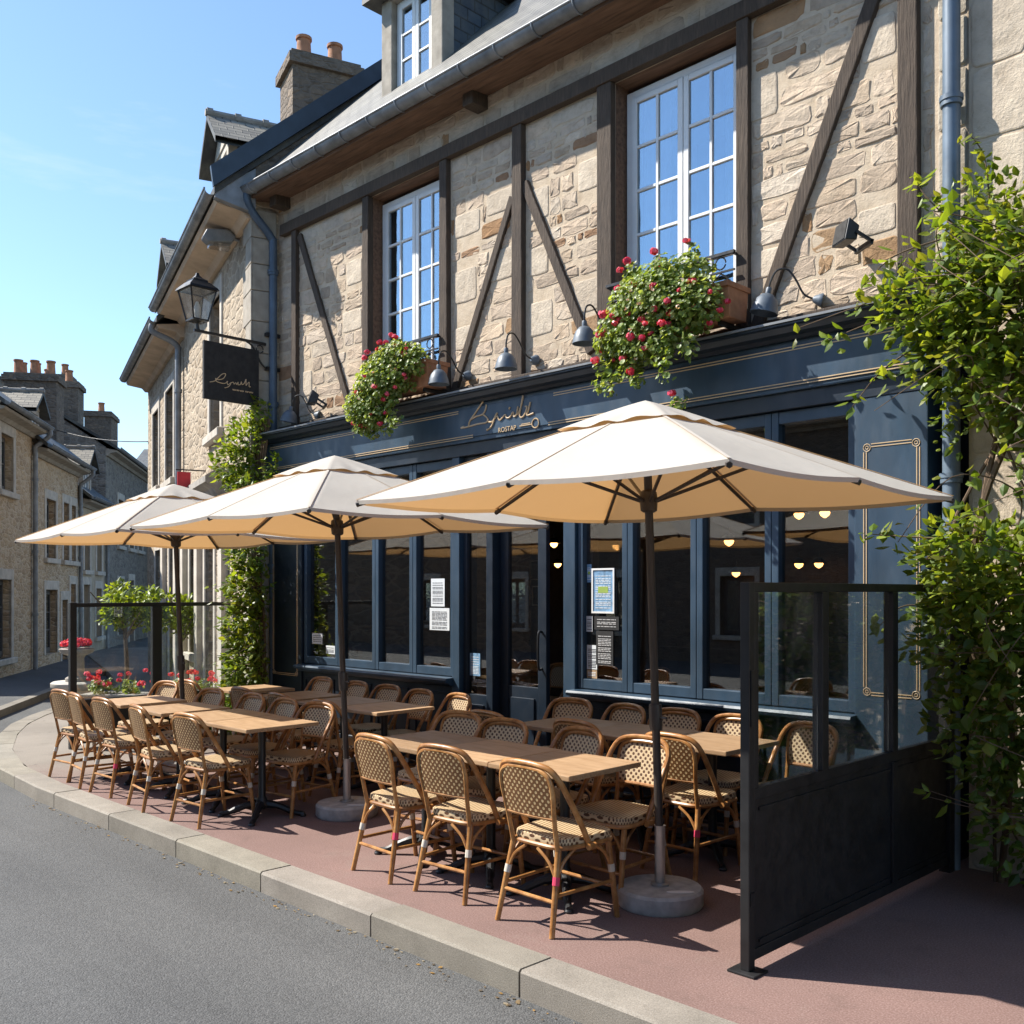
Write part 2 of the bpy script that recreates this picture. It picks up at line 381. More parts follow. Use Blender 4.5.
def m_wood():
    t = NT('table_oak'); v = t.coord('Object', (3,30,30))
    n = t.noise(v, 2.0, 6, 0.6); n2 = t.noise(t.coord('Object'), 5, 3)
    oi = t.new('ObjectInfo')
    c = t.ramp(n.outputs[0], [(0.25,(0.27,0.16,0.08)),(0.5,(0.42,0.275,0.155)),(0.75,(0.52,0.36,0.215))])
    c = t.mix(1.0, c, t.ramp(oi.outputs['Random'], [(0,(0.72,0.70,0.68)),(1,(1.08,1.06,1.04))]), 'MULTIPLY')
    t.pbr(c, t.ramp(n2.outputs[0], [(0.3,0.36),(0.7,0.52)]), t.bump(n.outputs[0], 0.12, 0.002)); M['table_oak'] = t.mat
    t = NT('canvas'); v = t.coord('Object')
    n = t.noise(v, 2.5, 5)
    d = t.new('BsdfDiffuse'); t.l.new(t.ramp(n.outputs[0], [(0.3,(0.400,0.378,0.336)),(0.7,(0.420,0.398,0.356))]), d.inputs[0])
    tr = t.new('BsdfTranslucent'); tr.inputs[0].default_value = (0.19,0.103,0.037,1)
    wv = t.new('TexWave', wave_type='BANDS'); t.l.new(t.coord('Object'), wv.inputs['Vector']); wv.inputs['Scale'].default_value = 60
    n9 = t.noise(v, 1.4, 3); b = t.bump(t.math('ADD', n.outputs[0], t.math('MULTIPLY', n9.outputs[0], 1.2)), 0.22, 0.05); t.l.new(b, d.inputs['Normal'])
    ad = t.new('AddShader'); t.l.new(d.outputs[0], ad.inputs[0]); t.l.new(tr.outputs[0], ad.inputs[1])
    t.l.new(ad.outputs[0], t.out.inputs[0]); M['canvas'] = t.mat
m_wood()
def m_glass(name, base, tint=(1,1,1), rough=0.0, dirt=0.0):
    t = NT(name)
    lw = t.new('LayerWeight'); lw.inputs['Blend'].default_value = 0.5
    p = t.math('POWER', lw.outputs['Facing'], 5.0)
    f = t.math('MULTIPLY_ADD', p, 1-base, base)
    tr = t.new('BsdfTransparent'); tr.inputs[0].default_value = (*tint,1)
    gl = t.new('BsdfGlossy'); gl.inputs[0].default_value = (0.64,0.80,0.92,1) if name == 'upper_glass' else (1,1,1,1); gl.inputs['Roughness'].default_value = rough
    if name == 'upper_glass': t.l.new(t.bump(t.noise(t.coord('Object'), 2.2, 2).outputs[0], 0.10, 0.05), gl.inputs['Normal'])
    mx = t.new('MixShader'); t.l.new(f, mx.inputs[0]); t.l.new(tr.outputs[0], mx.inputs[1]); t.l.new(gl.outputs[0], mx.inputs[2])
    o = mx.outputs[0]
    if dirt:
        df = t.new('BsdfDiffuse'); df.inputs[0].default_value = (0.4,0.38,0.35,1)
        n = t.noise(t.coord('Object', (1,1,0.5)), 3.5, 6, 0.7)
        k = t.ramp(n.outputs[0], [(0.45,0.0),(0.8,dirt)])
        m2 = t.new('MixShader'); t.l.new(k, m2.inputs[0]); t.l.new(o, m2.inputs[1]); t.l.new(df.outputs[0], m2.inputs[2]); o = m2.outputs[0]
    t.l.new(o, t.out.inputs[0]); M[name] = t.mat
m_glass('shop_glass', 0.115, (0.82,0.83,0.82)); m_glass('upper_glass', 0.34, (0.8,0.85,0.9)); m_glass('screen_glass', 0.06, (0.93,0.95,0.95), 0, 0.10)
m_glass('screen_mirror', 0.12, (0.93,0.95,0.95), 0, 0.14); m_glass('lantern_glass', 0.05, (0.8,0.78,0.74), 0.1, 0.5)
def m_leaf(name, sat=1.0, tr=0.5):
    t = NT(name); a = t.new('Attribute', attribute_name='Col')
    p = t.new('BsdfPrincipled'); t.l.new(a.outputs[0], p.inputs['Base Color']); p.inputs['Roughness'].default_value = 0.42
    tl = t.new('BsdfTranslucent'); t.l.new(t.mix(1.0, a.outputs[0], (1.5,1.35,0.45), 'MULTIPLY'), tl.inputs[0])
    mx = t.new('MixShader'); mx.inputs[0].default_value = tr; t.l.new(p.outputs[0], mx.inputs[1]); t.l.new(tl.outputs[0], mx.inputs[2])
    t.l.new(mx.outputs[0], t.out.inputs[0]); M[name] = t.mat
m_leaf('leaf'); m_leaf('petal', tr=0.25)
def m_emit(name, col, st):
    t = NT(name); e = t.new('Emission'); e.inputs[0].default_value = (*col,1); e.inputs[1].default_value = st
    t.l.new(e.outputs[0], t.out.inputs[0]); M[name] = t.mat
m_emit('bulb', (1.0,0.46,0.13), 4.5)
m_emit('red_bulb', (1.0,0.05,0.05), 2.0)

# ------------------------------------------------------------------ world, sun, camera
SUN_TRAVEL = Vector((0.83,0.50,-1.0)).normalized()
SUN_EL = math.asin(-SUN_TRAVEL.z)
w = bpy.data.worlds.new('World'); scene.world = w; w.use_nodes = True
nt = w.node_tree; bg = nt.nodes['Background']
sky = nt.nodes.new('ShaderNodeTexSky'); sky.sky_type = 'NISHITA'; sky.sun_disc = False
sky.sun_elevation = SUN_EL; sky.sun_rotation = math.atan2(-0.83,-0.50) % (2*PI)
sky.air_density = 1.0; sky.dust_density = 0.35; sky.ozone_density = 0.7
tcw = nt.nodes.new('ShaderNodeTexCoord'); mpw = nt.nodes.new('ShaderNodeMapping'); mpw.inputs['Scale'].default_value = (1.2,1.2,7.0); mpw.inputs['Rotation'].default_value = (0.12,0.1,0)
nt.links.new(tcw.outputs['Generated'], mpw.inputs[0]); nzw = nt.nodes.new('ShaderNodeTexNoise'); nzw.inputs['Scale'].default_value = 1.6; nzw.inputs['Detail'].default_value = 8; nzw.inputs['Roughness'].default_value = 0.62
nt.links.new(mpw.outputs[0], nzw.inputs['Vector']); rpw = nt.nodes.new('ShaderNodeValToRGB'); rpw.color_ramp.elements[0].position = 0.60; rpw.color_ramp.elements[0].color = (0,0,0,1); rpw.color_ramp.elements[1].position = 0.78; rpw.color_ramp.elements[1].color = (0.32,0.32,0.32,1)
nt.links.new(nzw.outputs[0], rpw.inputs[0]); mxw = nt.nodes.new('ShaderNodeMix'); mxw.data_type = 'RGBA'; nt.links.new(rpw.outputs[0], mxw.inputs[0])
tin = nt.nodes.new('ShaderNodeMix'); tin.data_type = 'RGBA'; tin.blend_type = 'MULTIPLY'; tin.inputs[0].default_value = 1.0; tin.inputs[7].default_value = (0.85,0.965,1.05,1); nt.links.new(sky.outputs[0], tin.inputs[6])
nt.links.new(tin.outputs[2], mxw.inputs[6]); mxw.inputs[7].default_value = (4.6,4.9,5.1,1)
nt.links.new(mxw.outputs[2], bg.inputs[0]); bg.inputs[1].default_value = 0.122
sd = bpy.data.lights.new('sun', 'SUN'); sd.energy = 5.0; sd.angle = rad(0.5); sd.color = (1.0,0.95,0.87)
so = bpy.data.objects.new('sun', sd); COL.objects.link(so)
so.rotation_euler = SUN_TRAVEL.to_track_quat('-Z', 'Y').to_euler(); so.location = (-20,-12,30)
cd = bpy.data.cameras.new('camera'); cam = bpy.data.objects.new('camera', cd); COL.objects.link(cam)
cam.location = (0,0,1.7); cam.rotation_euler = (rad(90),0,rad(45))
cd.sensor_width = 36; cd.lens = 36*985/1024; cd.shift_y = 80/1024; cd.clip_end = 2000
scene.camera = cam
vs = scene.view_settings; vs.view_transform = 'Standard'; vs.look = 'None'; vs.exposure = 0.95; vs.gamma = 1.0
scene.render.engine = 'CYCLES'; cy = scene.cycles
cy.use_denoising = True; cy.max_bounces = 7; cy.transparent_max_bounces = 24; cy.diffuse_bounces = 4; cy.glossy_bounces = 4
cy.sample_clamp_indirect = 6; cy.caustics_reflective = False; cy.caustics_refractive = False

# ------------------------------------------------------------------ ground
def st(o, cat=None): o['kind'] = 'structure'; return o
mb = MB(); mb.poly([(-400,-400,-0.12),(400,-400,-0.12),(400,400,-0.12),(-400,400,-0.12)])
st(mb.build('road', M['asphalt']))
front = [(9,3.16),(-9.0,3.14),(-10.2,3.22),(-11.4,3.50),(-12.6,3.95),(-13.5,4.38),(-14.3,4.90),(-15.0,5.45),(-15.7,6.15),(-16.5,6.8),(-18.1,7.75),(-20.9,8.75),(-30,11.7)]
def resample(pl, step):
    out = [Vector(pl[0])]; acc = 0
    P = [Vector(p) for p in pl]
    for a, b in zip(P[:-1], P[1:]):
        L = (b-a).length; t = step-acc
        while t <= L:
            out.append(a + (b-a)*(t/L)); t += step
        acc = (acc + L) % step
    return out
def normals(pl):
    out = []
    for i in range(len(pl)):
        t = (pl[min(i+1,len(pl)-1)] - pl[max(i-1,0)]).normalized()
        out.append(Vector((-t.y, t.x)))
    return out
fr = resample(front, 0.1); nr = normals(fr)
# direction runs towards -X so left normal (-ty,tx) points to -Y; the pavement is on the other side
back = [p - n*0.215 for p, n in zip(fr, nr)]
mb = MB(); i = 0; off = 5
while i + 11 < len(fr):
    j = i + 11
    k = R.uniform(0.86, 1.08); col = (k,k*R.uniform(0.97,1.0),k*R.uniform(0.93,0.98))
    ids = list(range(i, j+1))
    A = [fr[a].copy() for a in ids]; B = [back[a].copy() for a in ids]
    g = 0.006
    tA = (A[1]-A[0]).normalized()*g; A[0] += tA; B[0] += tA
    tB = (A[-2]-A[-1]).normalized()*g; A[-1] += tB; B[-1] += tB
    dz = R.uniform(-0.003,0.003)
    n = len(mb.v); m = len(ids); ch = 0.012
    for a, b in zip(A, B):
        d = (b-a).normalized()
        mb.v += [(a.x,a.y,-0.3),(a.x,a.y,0.004+dz-ch),(a.x+d.x*ch,a.y+d.y*ch,0.004+dz),(b.x,b.y,0.004+dz),(b.x,b.y,-0.3)]
    for q in range(m-1):
        for r in range(4):
            mb.face([n+q*5+r, n+(q+1)*5+r, n+(q+1)*5+r+1, n+q*5+r+1], 0, col)
    mb.face([n+r for r in range(5)], 0, col); mb.face([n+(m-1)*5+r for r in range(5)][::-1], 0, col)
    i = j
st(mb.build('kerb', M['kerb_granite']))
mb = MB()
for a in range(0, len(back)-6, 5):
    p, q = back[a], back[a+5]
    mb.poly([(p.x,p.y,0),(q.x,q.y,0),(q.x,14,0),(p.x,14,0)])
st(mb.build('pavement', M['red_asphalt'], recalc=True))
# grit and dry leaves along the gutter of the road
mb = MB()
for k in range(240):
    x = R.uniform(-9,0.5); y = 3.14 - abs(R.gauss(0,0.05)) - 0.01
    s = R.uniform(0.003,0.012); a = R.uniform(0,6.3); z = -0.117
    c = R.choice([(0.35,0.25,0.14),(0.25,0.17,0.09),(0.45,0.38,0.28),(0.20,0.16,0.12),(0.5,0.3,0.1)])
    mb.poly([(x+s*math.cos(a+t)*e, y+s*math.sin(a+t), z+R.uniform(0,0.004)) for t, e in ((0,1.8),(1.6,1),(3.1,1.6),(4.7,1))], 0, c)
mb.build('leaf_litter', M['leaf'], recalc=False)['kind'] = 'stuff'

# ------------------------------------------------------------------ stones
STONE = [(0.57,0.455,0.34),(0.60,0.495,0.38),(0.55,0.44,0.335),(0.63,0.54,0.43),(0.50,0.405,0.31),(0.58,0.46,0.335),(0.55,0.46,0.365),(0.60,0.485,0.365)]
RUST = [(0.40,0.235,0.12),(0.36,0.22,0.13),(0.42,0.27,0.15)]
def one_stone(mb, x0, x1, z0, z1, y, depth, col, rnd=0.5, jit=0.010):
    cx, cz = (x0+x1)/2, (z0+z1)/2; a, b = (x1-x0)/2, (z1-z0)/2
    n = 14; ring = []
    ex = 0.22 + rnd*0.30; jit = jit*min(1.0, 0.35+b*9); ph = R.uniform(0,6.28); am = R.uniform(0.0,0.10)*(rnd > 0.05)
    for k in range(n):
        t = 2*PI*(k+0.5)/n; c, s_ = math.cos(t), math.sin(t)
        px = a*math.copysign(abs(c)**ex, c)*(1-am+am*math.sin(2*t+ph)); pz = b*math.copysign(abs(s_)**ex, s_)*(1-am+am*math.cos(3*t+ph))
        ring.append((px + R.uniform(-jit,jit), pz + R.uniform(-jit,jit)))
    base = len(mb.v); e = min(0.013, a*0.3, b*0.3)
    tilt = R.uniform(-0.25,0.25)*depth
    for (sc, dy) in ((0,0.004),(0.35,-depth*0.7),(1.0,-depth)):
        for (px, pz) in ring:
            fx = max(0.0, 1-sc*e/max(a,1e-4)); fz = max(0.0, 1-sc*e/max(b,1e-4))
            mb.v.append((cx+px*fx, y+dy+tilt*(px/a)*sc + (R.uniform(-0.005,0.005) if sc == 1 and rnd > 0.05 else 0), cz+pz*fz))
    mb.v.append((cx, y-depth*1.08, cz))
    for r in range(2):
        for k in range(n):
            k2 = (k+1) % n
            mb.face([base+r*n+k, base+r*n+k2, base+(r+1)*n+k2, base+(r+1)*n+k], 0, col)
    for k in range(n):
        mb.face([base+2*n+k, base+2*n+(k+1) % n, base+3*n], 0, col)
def subtract(iv, cuts):
    out = [iv]
    for (a, b) in cuts:
        nx = []
        for (p, q) in out:
            if b <= p or a >= q: nx.append((p,q)); continue
            if a > p: nx.append((p,a))
            if b < q: nx.append((b,q))
        out = nx
    return out
def rubble(mb, x0, x1, z0, z1, y, holes=(), big=(), hmin=0.075, hmax=0.175, deep=0.0075):
    for (a, b, c, d) in big:
        k = R.uniform(0.92,1.1)
        one_stone(mb, a+0.003, b-0.003, c+0.003, d-0.003, y, 0.007, tuple(v*k for v in (0.60,0.515,0.405)), 0.02, 0.004)
    z = z0
    while z < z1-0.03:
        h = R.uniform(hmin,hmax)
        if z + h > z1 - 0.05: h = z1 - z
        x = x0 - R.uniform(0,0.2)
        while x < x1:
            ww = h*R.uniform(1.1,3.6) if R.random() < 0.85 else h*R.uniform(0.6,1.0)
            p, q = max(x, x0), min(x+ww, x1); x += ww
            if q - p < 0.04: continue
            zz0 = z + R.uniform(-0.012,0.012); zz1 = z + h + R.uniform(-0.012,0.012)
            cuts = [(a,b) for (a,b,c,d) in list(holes)+list(big) if min(zz1,d)-max(zz0,c) > 0.025]
            for (u, v) in subtract((p,q), cuts):
                if v-u < 0.045: continue
                g = R.uniform(0.003,0.009)
                col = R.choice(RUST) if R.random() < 0.06 else R.choice(STONE)
                k = R.uniform(0.82,1.1)
                one_stone(mb, u+g, v-g, zz0+g, zz1-g, y, deep*R.uniform(0.25,1.0), tuple(c*k for c in col), R.uniform(0.1,0.9))
        z += h
def holed(mb, x0, x1, z0, z1, y, holes, mi=0, reveal=0.0, mr=None):
    """wall sheet in the plane y with rectangular holes and reveals going +y"""
    xs = sorted({x0,x1,*[v for h in holes for v in h[:2]]}); zs = sorted({z0,z1,*[v for h in holes for v in h[2:4]]})
    xs = [v for v in xs if x0 <= v <= x1]; zs = [v for v in zs if z0 <= v <= z1]
    for a, b in zip(xs[:-1], xs[1:]):
        for c, d in zip(zs[:-1], zs[1:]):
            mx, mz = (a+b)/2, (c+d)/2
            if any(h[0] < mx < h[1] and h[2] < mz < h[3] for h in holes): continue
            mb.poly([(a,y,c),(b,y,c),(b,y,d),(a,y,d)], mi)
    if reveal:
        for h in holes:
            a, b, c, d = h[:4]; y1 = y+reveal; mi_ = mi if mr is None else mr
            mb.poly([(a,y,c),(a,y1,c),(a,y1,d),(a,y,d)], mi_); mb.poly([(b,y,c),(b,y,d),(b,y1,d),(b,y1,c)], mi_)
            mb.poly([(a,y,d),(a,y1,d),(b,y1,d),(b,y,d)], mi_); mb.poly([(a,y,c),(b,y,c),(b,y1,c),(a,y1,c)], mi_)

# ================================================================== the cafe building
cafe = thing('cafe_building', 'half timbered stone house with a navy blue shopfront under its upper windows', 'building', (-6.4,6.3,0))
FY = 6.3
W1 = (-8.39,-7.24,3.74,5.86); W2 = (-5.10,-3.94,3.74,5.86)
holes = [W1, W2]
mb = MB()
holed(mb, -10.3, -2.30, 3.40, 6.45, FY, holes, 1, 0.30, 2)
mb.poly([(-10.3,FY,0),(-9.9,FY,0),(-9.9,FY,3.4),(-10.3,FY,3.4)], 1)
big = []
for (a, b) in ((-9.74,-8.56),(-7.08,-6.28),(-6.08,-5.27),(-3.86,-2.76)):
    z = 3.9 + R.uniform(0,0.2)
    while z < 5.5:
        hh = R.uniform(0.2,0.34); wv = R.uniform(0.22,0.38)
        if R.random() < 0.75: big.append((a, a+wv, z, z+hh))
        if R.random() < 0.65: big.append((b-wv, b, z+0.1, z+0.1+hh*0.9))
        z += hh + R.uniform(0.15,0.4)
timber_rects = [(-8.50,-8.38,3.5,5.9),(-7.25,-7.13,3.5,5.9),(-6.26,-6.12,3.5,5.9),(-5.26,-5.09,3.5,5.9),(-3.95,-3.84,3.5,5.9),(-2.74,-2.60,3.5,6.45),(-10.1,-2.3,5.86,6.0)]
rubble(mb, -10.28, -2.52, 3.52, 6.44, FY, [(h[0]-0.02,h[1]+0.02,h[2],h[3]) for h in holes]+timber_rects, big)
z = 3.45                                   # big quoin blocks beside the drainpipe
kk = 0
while z < 6.4:
    h = R.uniform(0.32,0.42); e = 0.18 if kk % 2 else 0.0
    one_stone(mb, -2.5+0.004, -2.315, z+0.004, min(z+h,6.44)-0.004, FY, 0.012, (0.47,0.42,0.34), 0.02, 0.003)
    z += h; kk += 1
mb.build('wall', [M['rubble_stone'], M['mortar'], M['eave_wood']], cafe, world=True, recalc=False)
# right hand wall that carries on past the shopfront
side = thing('stone_house', 'pale ashlar and rubble stone wall behind the big climber beside the grey drainpipe', 'building', (0.5,6.3,0))
mb = MB(); holed(mb, -2.30, 5.0, 0, 6.45, FY-0.02, [], 1)
bigs = []; z = 0.0
kk = 0
while z < 6.4:
    h = R.uniform(0.36,0.46); e = 0.55 if kk % 2 else 0.32
    bigs.append((-2.29,-2.29+e,z,min(z+h,6.44)))
    if R.random() < 0.7: bigs.append((-2.29+e, -2.29+e+R.uniform(0.3,0.6), z, min(z+h,6.44)))
    z += h; kk += 1
rubble(mb, -2.29, 5.0, 0, 6.44, FY-0.02, [], bigs, 0.09, 0.2, 0.014)
mb.build('wall', [M['rubble_stone'], M['mortar']], side, world=True, recalc=False)
# side and rear shell of the house so that it stands as a body
mb = MB(); mb.box(-10.3, 5.0, 11.6, 11.9, 0, 6.5); mb.box(4.8,5.0,6.31,11.6,0,6.5)
mb.prism([(6.31,0),(11.6,0),(11.6,6.5),(9.0,9.6),(6.31,6.5)], 'x', -10.34, -10.31)
mb.build('rear_wall', M['grey_rubble'], cafe, world=True)

def timber(name, a, b, w, d=0.05, y=FY-0.012, flat=True):
    m_ = MB(); m_.bar((a[0],y,a[1]), (b[0],y,b[1]), w, d, up=(0,1,0))
    n = len(m_.v)
    m_.v = [(p[0]+R.uniform(-0.006,0.006), p[1], p[2]) for p in m_.v]
    return m_.build(name, M['timber'], cafe, world=True, bevel=0.008)
timber('timber_beam', (-10.08,5.93), (-2.32,5.93), 0.125, 0.085, FY-0.03)
for (x, w_) in ((-9.81,0.10),(-8.44,0.105),(-7.19,0.11),(-6.19,0.125),(-5.18,0.15),(-3.885,0.10),(-2.67,0.13)):
    timber('timber_post', (x,3.54), (x,5.866), w_, 0.075, FY-0.02)
timber('timber_post', (-2.67,5.996), (-2.67,6.40), 0.13, 0.06)
timber('timber_brace', (-9.73,5.80), (-8.72,3.62), 0.075)
timber('timber_brace', (-6.27,5.26), (-7.06,3.62), 0.075)
timber('timber_brace', (-6.12,5.34), (-5.34,3.70), 0.085)
timber('timber_brace', (-2.80,5.86), (-3.78,3.62), 0.10)
timber('timber_sill', (-10.1,3.585), (-2.4,3.585), 0.09, 0.09, FY-0.03)
for x in (-10.02, -6.68):
    m_ = MB(); m_.box(x-0.07,x+0.07,FY-0.2,FY-0.001,6.17,6.33); m_.build('corbel', M['timber'], cafe, world=True, bevel=0.01)

def sash(x0, x1, z0, z1, y, rows, cols, mat=M['white_paint'], casements=2, fw=0.06, bw=0.026):
    """one casement window: outer frame, casements and glazing bars as one mesh, plus pane rects"""
    m_ = MB(); g = []
    D = 0.06
    m_.box(x0,x0+fw,y,y+D,z0,z1); m_.box(x1-fw,x1,y,y+D,z0,z1)
    m_.box(x0+fw,x1-fw,y,y+D,z1-fw,z1); m_.box(x0+fw,x1-fw,y,y+D,z0,z0+fw)
    cw = (x1-x0-2*fw)/casements
    for c in range(casements):
        a = x0+fw+c*cw+0.003; b = a+cw-0.006; s_ = 0.05; yy = y-0.012; DD = 0.05
        m_.box(a,a+s_,yy,yy+DD,z0+fw+.003,z1-fw-.003); m_.box(b-s_,b,yy,yy+DD,z0+fw+.003,z1-fw-.003)
        m_.box(a+s_,b-s_,yy,yy+DD,z1-fw-s_,z1-fw-.003); m_.box(a+s_,b-s_,yy,yy+DD,z0+fw+.003,z0+fw+s_+0.03)
        gx0, gx1, gz0, gz1 = a+s_, b-s_, z0+fw+s_+0.03, z1-fw-s_
        for k in range(1, cols):
            xx = gx0+(gx1-gx0)*k/cols; m_.box(xx-bw/2,xx+bw/2,yy+0.004,yy+0.034,gz0,gz1)
        for k in range(1, rows):
            zz = gz0+(gz1-gz0)*k/rows
            for q in range(cols):
                u0 = gx0+(gx1-gx0)*q/cols+(bw/2 if q else 0); u1 = gx0+(gx1-gx0)*(q+1)/cols-(bw/2 if q < cols-1 else 0)
                m_.box(u0,u1,yy+0.004,yy+0.034,zz-bw/2,zz+bw/2)
        g.append((gx0,gx1,yy+0.018,gz0,gz1))
    return m_, g
def panes(g, mat, parent, world=True, t=0.004):
    for (a, b, y, c, d) in g:
        p = MB(); p.box(a-.004,b+.004,y,y+t,c-.004,d+.004); p.build('pane', mat, parent, world=world)
for wi, (W, rows) in enumerate(((W1,5),(W2,5))):
    m_, g = sash(W[0]+0.012, W[1]-0.012, W[2]+0.02, W[3]-0.05, FY+0.13, rows, 2)
    win = m_.build('window', M['white_paint'], cafe, world=True, bevel=0.004, seg=1)
    panes(g, M['upper_glass'], win)
    c_ = MB()
    for (ca, cb) in ((W[0]+0.05, W[0]+0.32), (W[1]-0.32, W[1]-0.05)):
        n = 26; pts = []
        for k in range(n+1):
            x = ca+(cb-ca)*k/n; pts.append((x, FY+0.32+0.025*math.sin(k*1.35)))
        for k in range(n):
            p, q = pts[k], pts[k+1]
            c_.poly([(p[0],p[1],W[2]),(q[0],q[1],W[2]),(q[0],q[1],W[3]),(p[0],p[1],W[3])])
    c_.build('curtain', M['curtain'], win, world=True, smooth=True, recalc=False)
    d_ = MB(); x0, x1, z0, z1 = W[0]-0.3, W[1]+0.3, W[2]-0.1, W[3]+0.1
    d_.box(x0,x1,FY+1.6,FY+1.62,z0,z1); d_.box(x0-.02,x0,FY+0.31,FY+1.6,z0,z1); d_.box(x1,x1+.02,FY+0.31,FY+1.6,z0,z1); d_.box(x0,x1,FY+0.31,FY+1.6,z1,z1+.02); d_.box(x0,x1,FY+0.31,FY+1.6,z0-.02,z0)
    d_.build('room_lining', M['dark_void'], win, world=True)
    # wrought iron guard rail
    r_ = MB(); y = FY-0.09; a, b = W[0]-0.02, W[1]+0.02; top = W[2]+0.44
    r_.bar((a,y,top),(b,y,top),0.03,0.022); r_.bar((a,y,top-0.13),(b,y,top-0.13),0.016,0.012); r_.bar((a,y,W[2]+0.06),(b,y,W[2]+0.06),0.016,0.014)
    for xx in (a+.01, b-.01):
        r_.bar((xx,y,W[2]),(xx,y,top),0.018,0.018); r_.bar((xx,y,top-.01),(xx,FY+0.1,top-.01),0.016,0.016)
    n = 5
    for k in range(n):
        xa = a+(b-a)*k/n; xb = a+(b-a)*(k+1)/n; xm = (xa+xb)/2
        r_.tube(spline([(xa+.01,y,W[2]+.07),(xa+.05,y,top-.2),(xm,y,top-.14)]), 0.006, 6); r_.tube(spline([(xb-.01,y,W[2]+.07),(xb-.05,y,top-.2),(xm,y,top-.14)]), 0.006, 6)
        r_.tube([(xm+0.045*math.cos(t*0.5),y,top-.065+0.045*math.sin(t*0.5)) for t in range(13)], 0.006, 6)
    r_.build('guard_rail', M['black_iron'], win, world=True)

# eaves, gutter, roof
mb = MB(); mb.prism([(FY+0.02,6.45),(FY-0.36,6.31),(FY-0.36,6.27),(FY-0.001,6.30)], 'x', -10.28, 5.0)
mb.build('eave', M['eave_wood'], cafe, world=True)
def half_round(mb, x0, x1, y, z, r, n=10, lip=0.012):
    prof = [(y+r*math.cos(PI+PI*k/n), z+r*math.sin(PI+PI*k/n)) for k in range(n+1)]
    inner = [(y+(r-0.006)*math.cos(PI+PI*k/n), z+(r-0.006)*math.sin(PI+PI*k/n)) for k in range(n+1)]
    mb.prism(prof+inner[::-1], 'x', x0, x1)
    mb.tube([(x0,y-r,z),(x1,y-r,z)], lip, 8)
GY = FY-0.40
mb = MB(); half_round(mb, -10.30, 5.0, GY, 6.37, 0.075)
for k in range(34):
    x = -10.1+k*0.45; pr = [(x,GY+0.081*math.cos(PI+PI*j/10),6.37+0.081*math.sin(PI+PI*j/10)) for j in range(11)]
    mb.tube(pr, 0.009, 6)
mb.box(-10.31,-10.30,GY-0.075,GY+0.075,6.30,6.37)
mb.build('gutter', M['zinc'], cafe, world=True, smooth=True)
def slate_quad(mb, p0, p1, p2, p3, mi=0):
    """p0-p1 along the eave, p3/p2 up the slope; UV in metres"""
    a = (Vector(p1)-Vector(p0)).length; b = (Vector(p3)-Vector(p0)).length
    mb.poly([p0,p1,p2,p3], mi, None, [(0,0),(a,0),(a,b),(0,b)])
def roof_slab(mb, x0, x1, y0, z0, y1, z1, th=0.06):
    slate_quad(mb, (x0,y0,z0),(x1,y0,z0),(x1,y1,z1),(x0,y1,z1))
    mb.poly([(x0,y0,z0-th),(x1,y0,z0-th),(x1,y1,z1-th),(x0,y1,z1-th)])
    mb.poly([(x0,y0,z0),(x0,y0,z0-th),(x1,y0,z0-th),(x1,y0,z0)]); mb.poly([(x0,y0,z0),(x0,y1,z1),(x0,y1,z1-th),(x0,y0,z0-th)]); mb.poly([(x1,y0,z0),(x1,y0,z0-th),(x1,y1,z1-th),(x1,y1,z1)])
    mb.poly([(x0,y1,z1),(x1,y1,z1),(x1,y1,z1-th),(x0,y1,z1-th)])
mb = MB()
roof_slab(mb, -10.28, 5.0, GY+0.03, 6.44, 9.2, 9.86); roof_slab(mb, 5.0, -10.28, 12.4, 6.44, 9.2, 9.86)
mb.build('roof', M['slate'], cafe, world=True, recalc=False)
# dormer
dx0, dx1, dy, dz0, dz1 = -8.38, -7.40, 6.42, 6.86, 8.02
mb = MB()
mb.box(dx0,dx0+0.17,dy,dy+0.16,dz0-.2,dz1,0); mb.box(dx1-0.17,dx1,dy,dy+0.16,dz0-.2,dz1,0); mb.box(dx0+0.17,dx1-0.17,dy,dy+0.16,dz1-0.12,dz1,0); mb.box(dx0+.17,dx1-.17,dy-0.03,dy+0.16,dz0-.2,dz0,0)
dm = mb.build('dormer', M['grey_stone'], cafe, world=True, bevel=0.01)
for x in (dx0+0.01, dx1-0.01):
    mb = MB(); a = (x,dy+0.16,dz0-.25); b = (x,dy+0.16,dz1); c = (x,dy+1.7,dz1)
    mb.poly([a,b,c], 0, None, [(0,0),(0,1.2),(1.6,1.2)])
    mb.build('cheek', M['slate_blue'], dm, world=True, recalc=False)
mb = MB(); cxd = (dx0+dx1)/2
slate_quad(mb, (dx0-0.16,dy-0.14,dz1-0.03),(dx0-0.16,dy+2.5,dz1-0.03),(cxd,dy+2.5,dz1+0.55),(cxd,dy-0.14,dz1+0.55))
slate_quad(mb, (dx1+0.16,dy+2.5,dz1-0.03),(dx1+0.16,dy-0.14,dz1-0.03),(cxd,dy-0.14,dz1+0.55),(cxd,dy+2.5,dz1+0.55))
mb.poly([(dx0-0.16,dy-0.14,dz1-0.08),(dx0-0.16,dy+2.5,dz1-0.08),(dx1+0.16,dy+2.5,dz1-0.08),(dx1+0.16,dy-0.14,dz1-0.08)])
mb.poly([(dx0-0.16,dy-0.139,dz1-0.08),(dx1+0.16,dy-0.139,dz1-0.08),(dx1+.16,dy-.139,dz1-.03),(cxd,dy-0.139,dz1+0.55),(dx0-.16,dy-.139,dz1-.03)])
mb.build('dormer_roof', M['slate'], dm, world=True, recalc=False)
m_, g = sash(dx0+0.175, dx1-0.175, dz0+0.005, dz1-0.125, dy+0.07, 3, 1, fw=0.045)
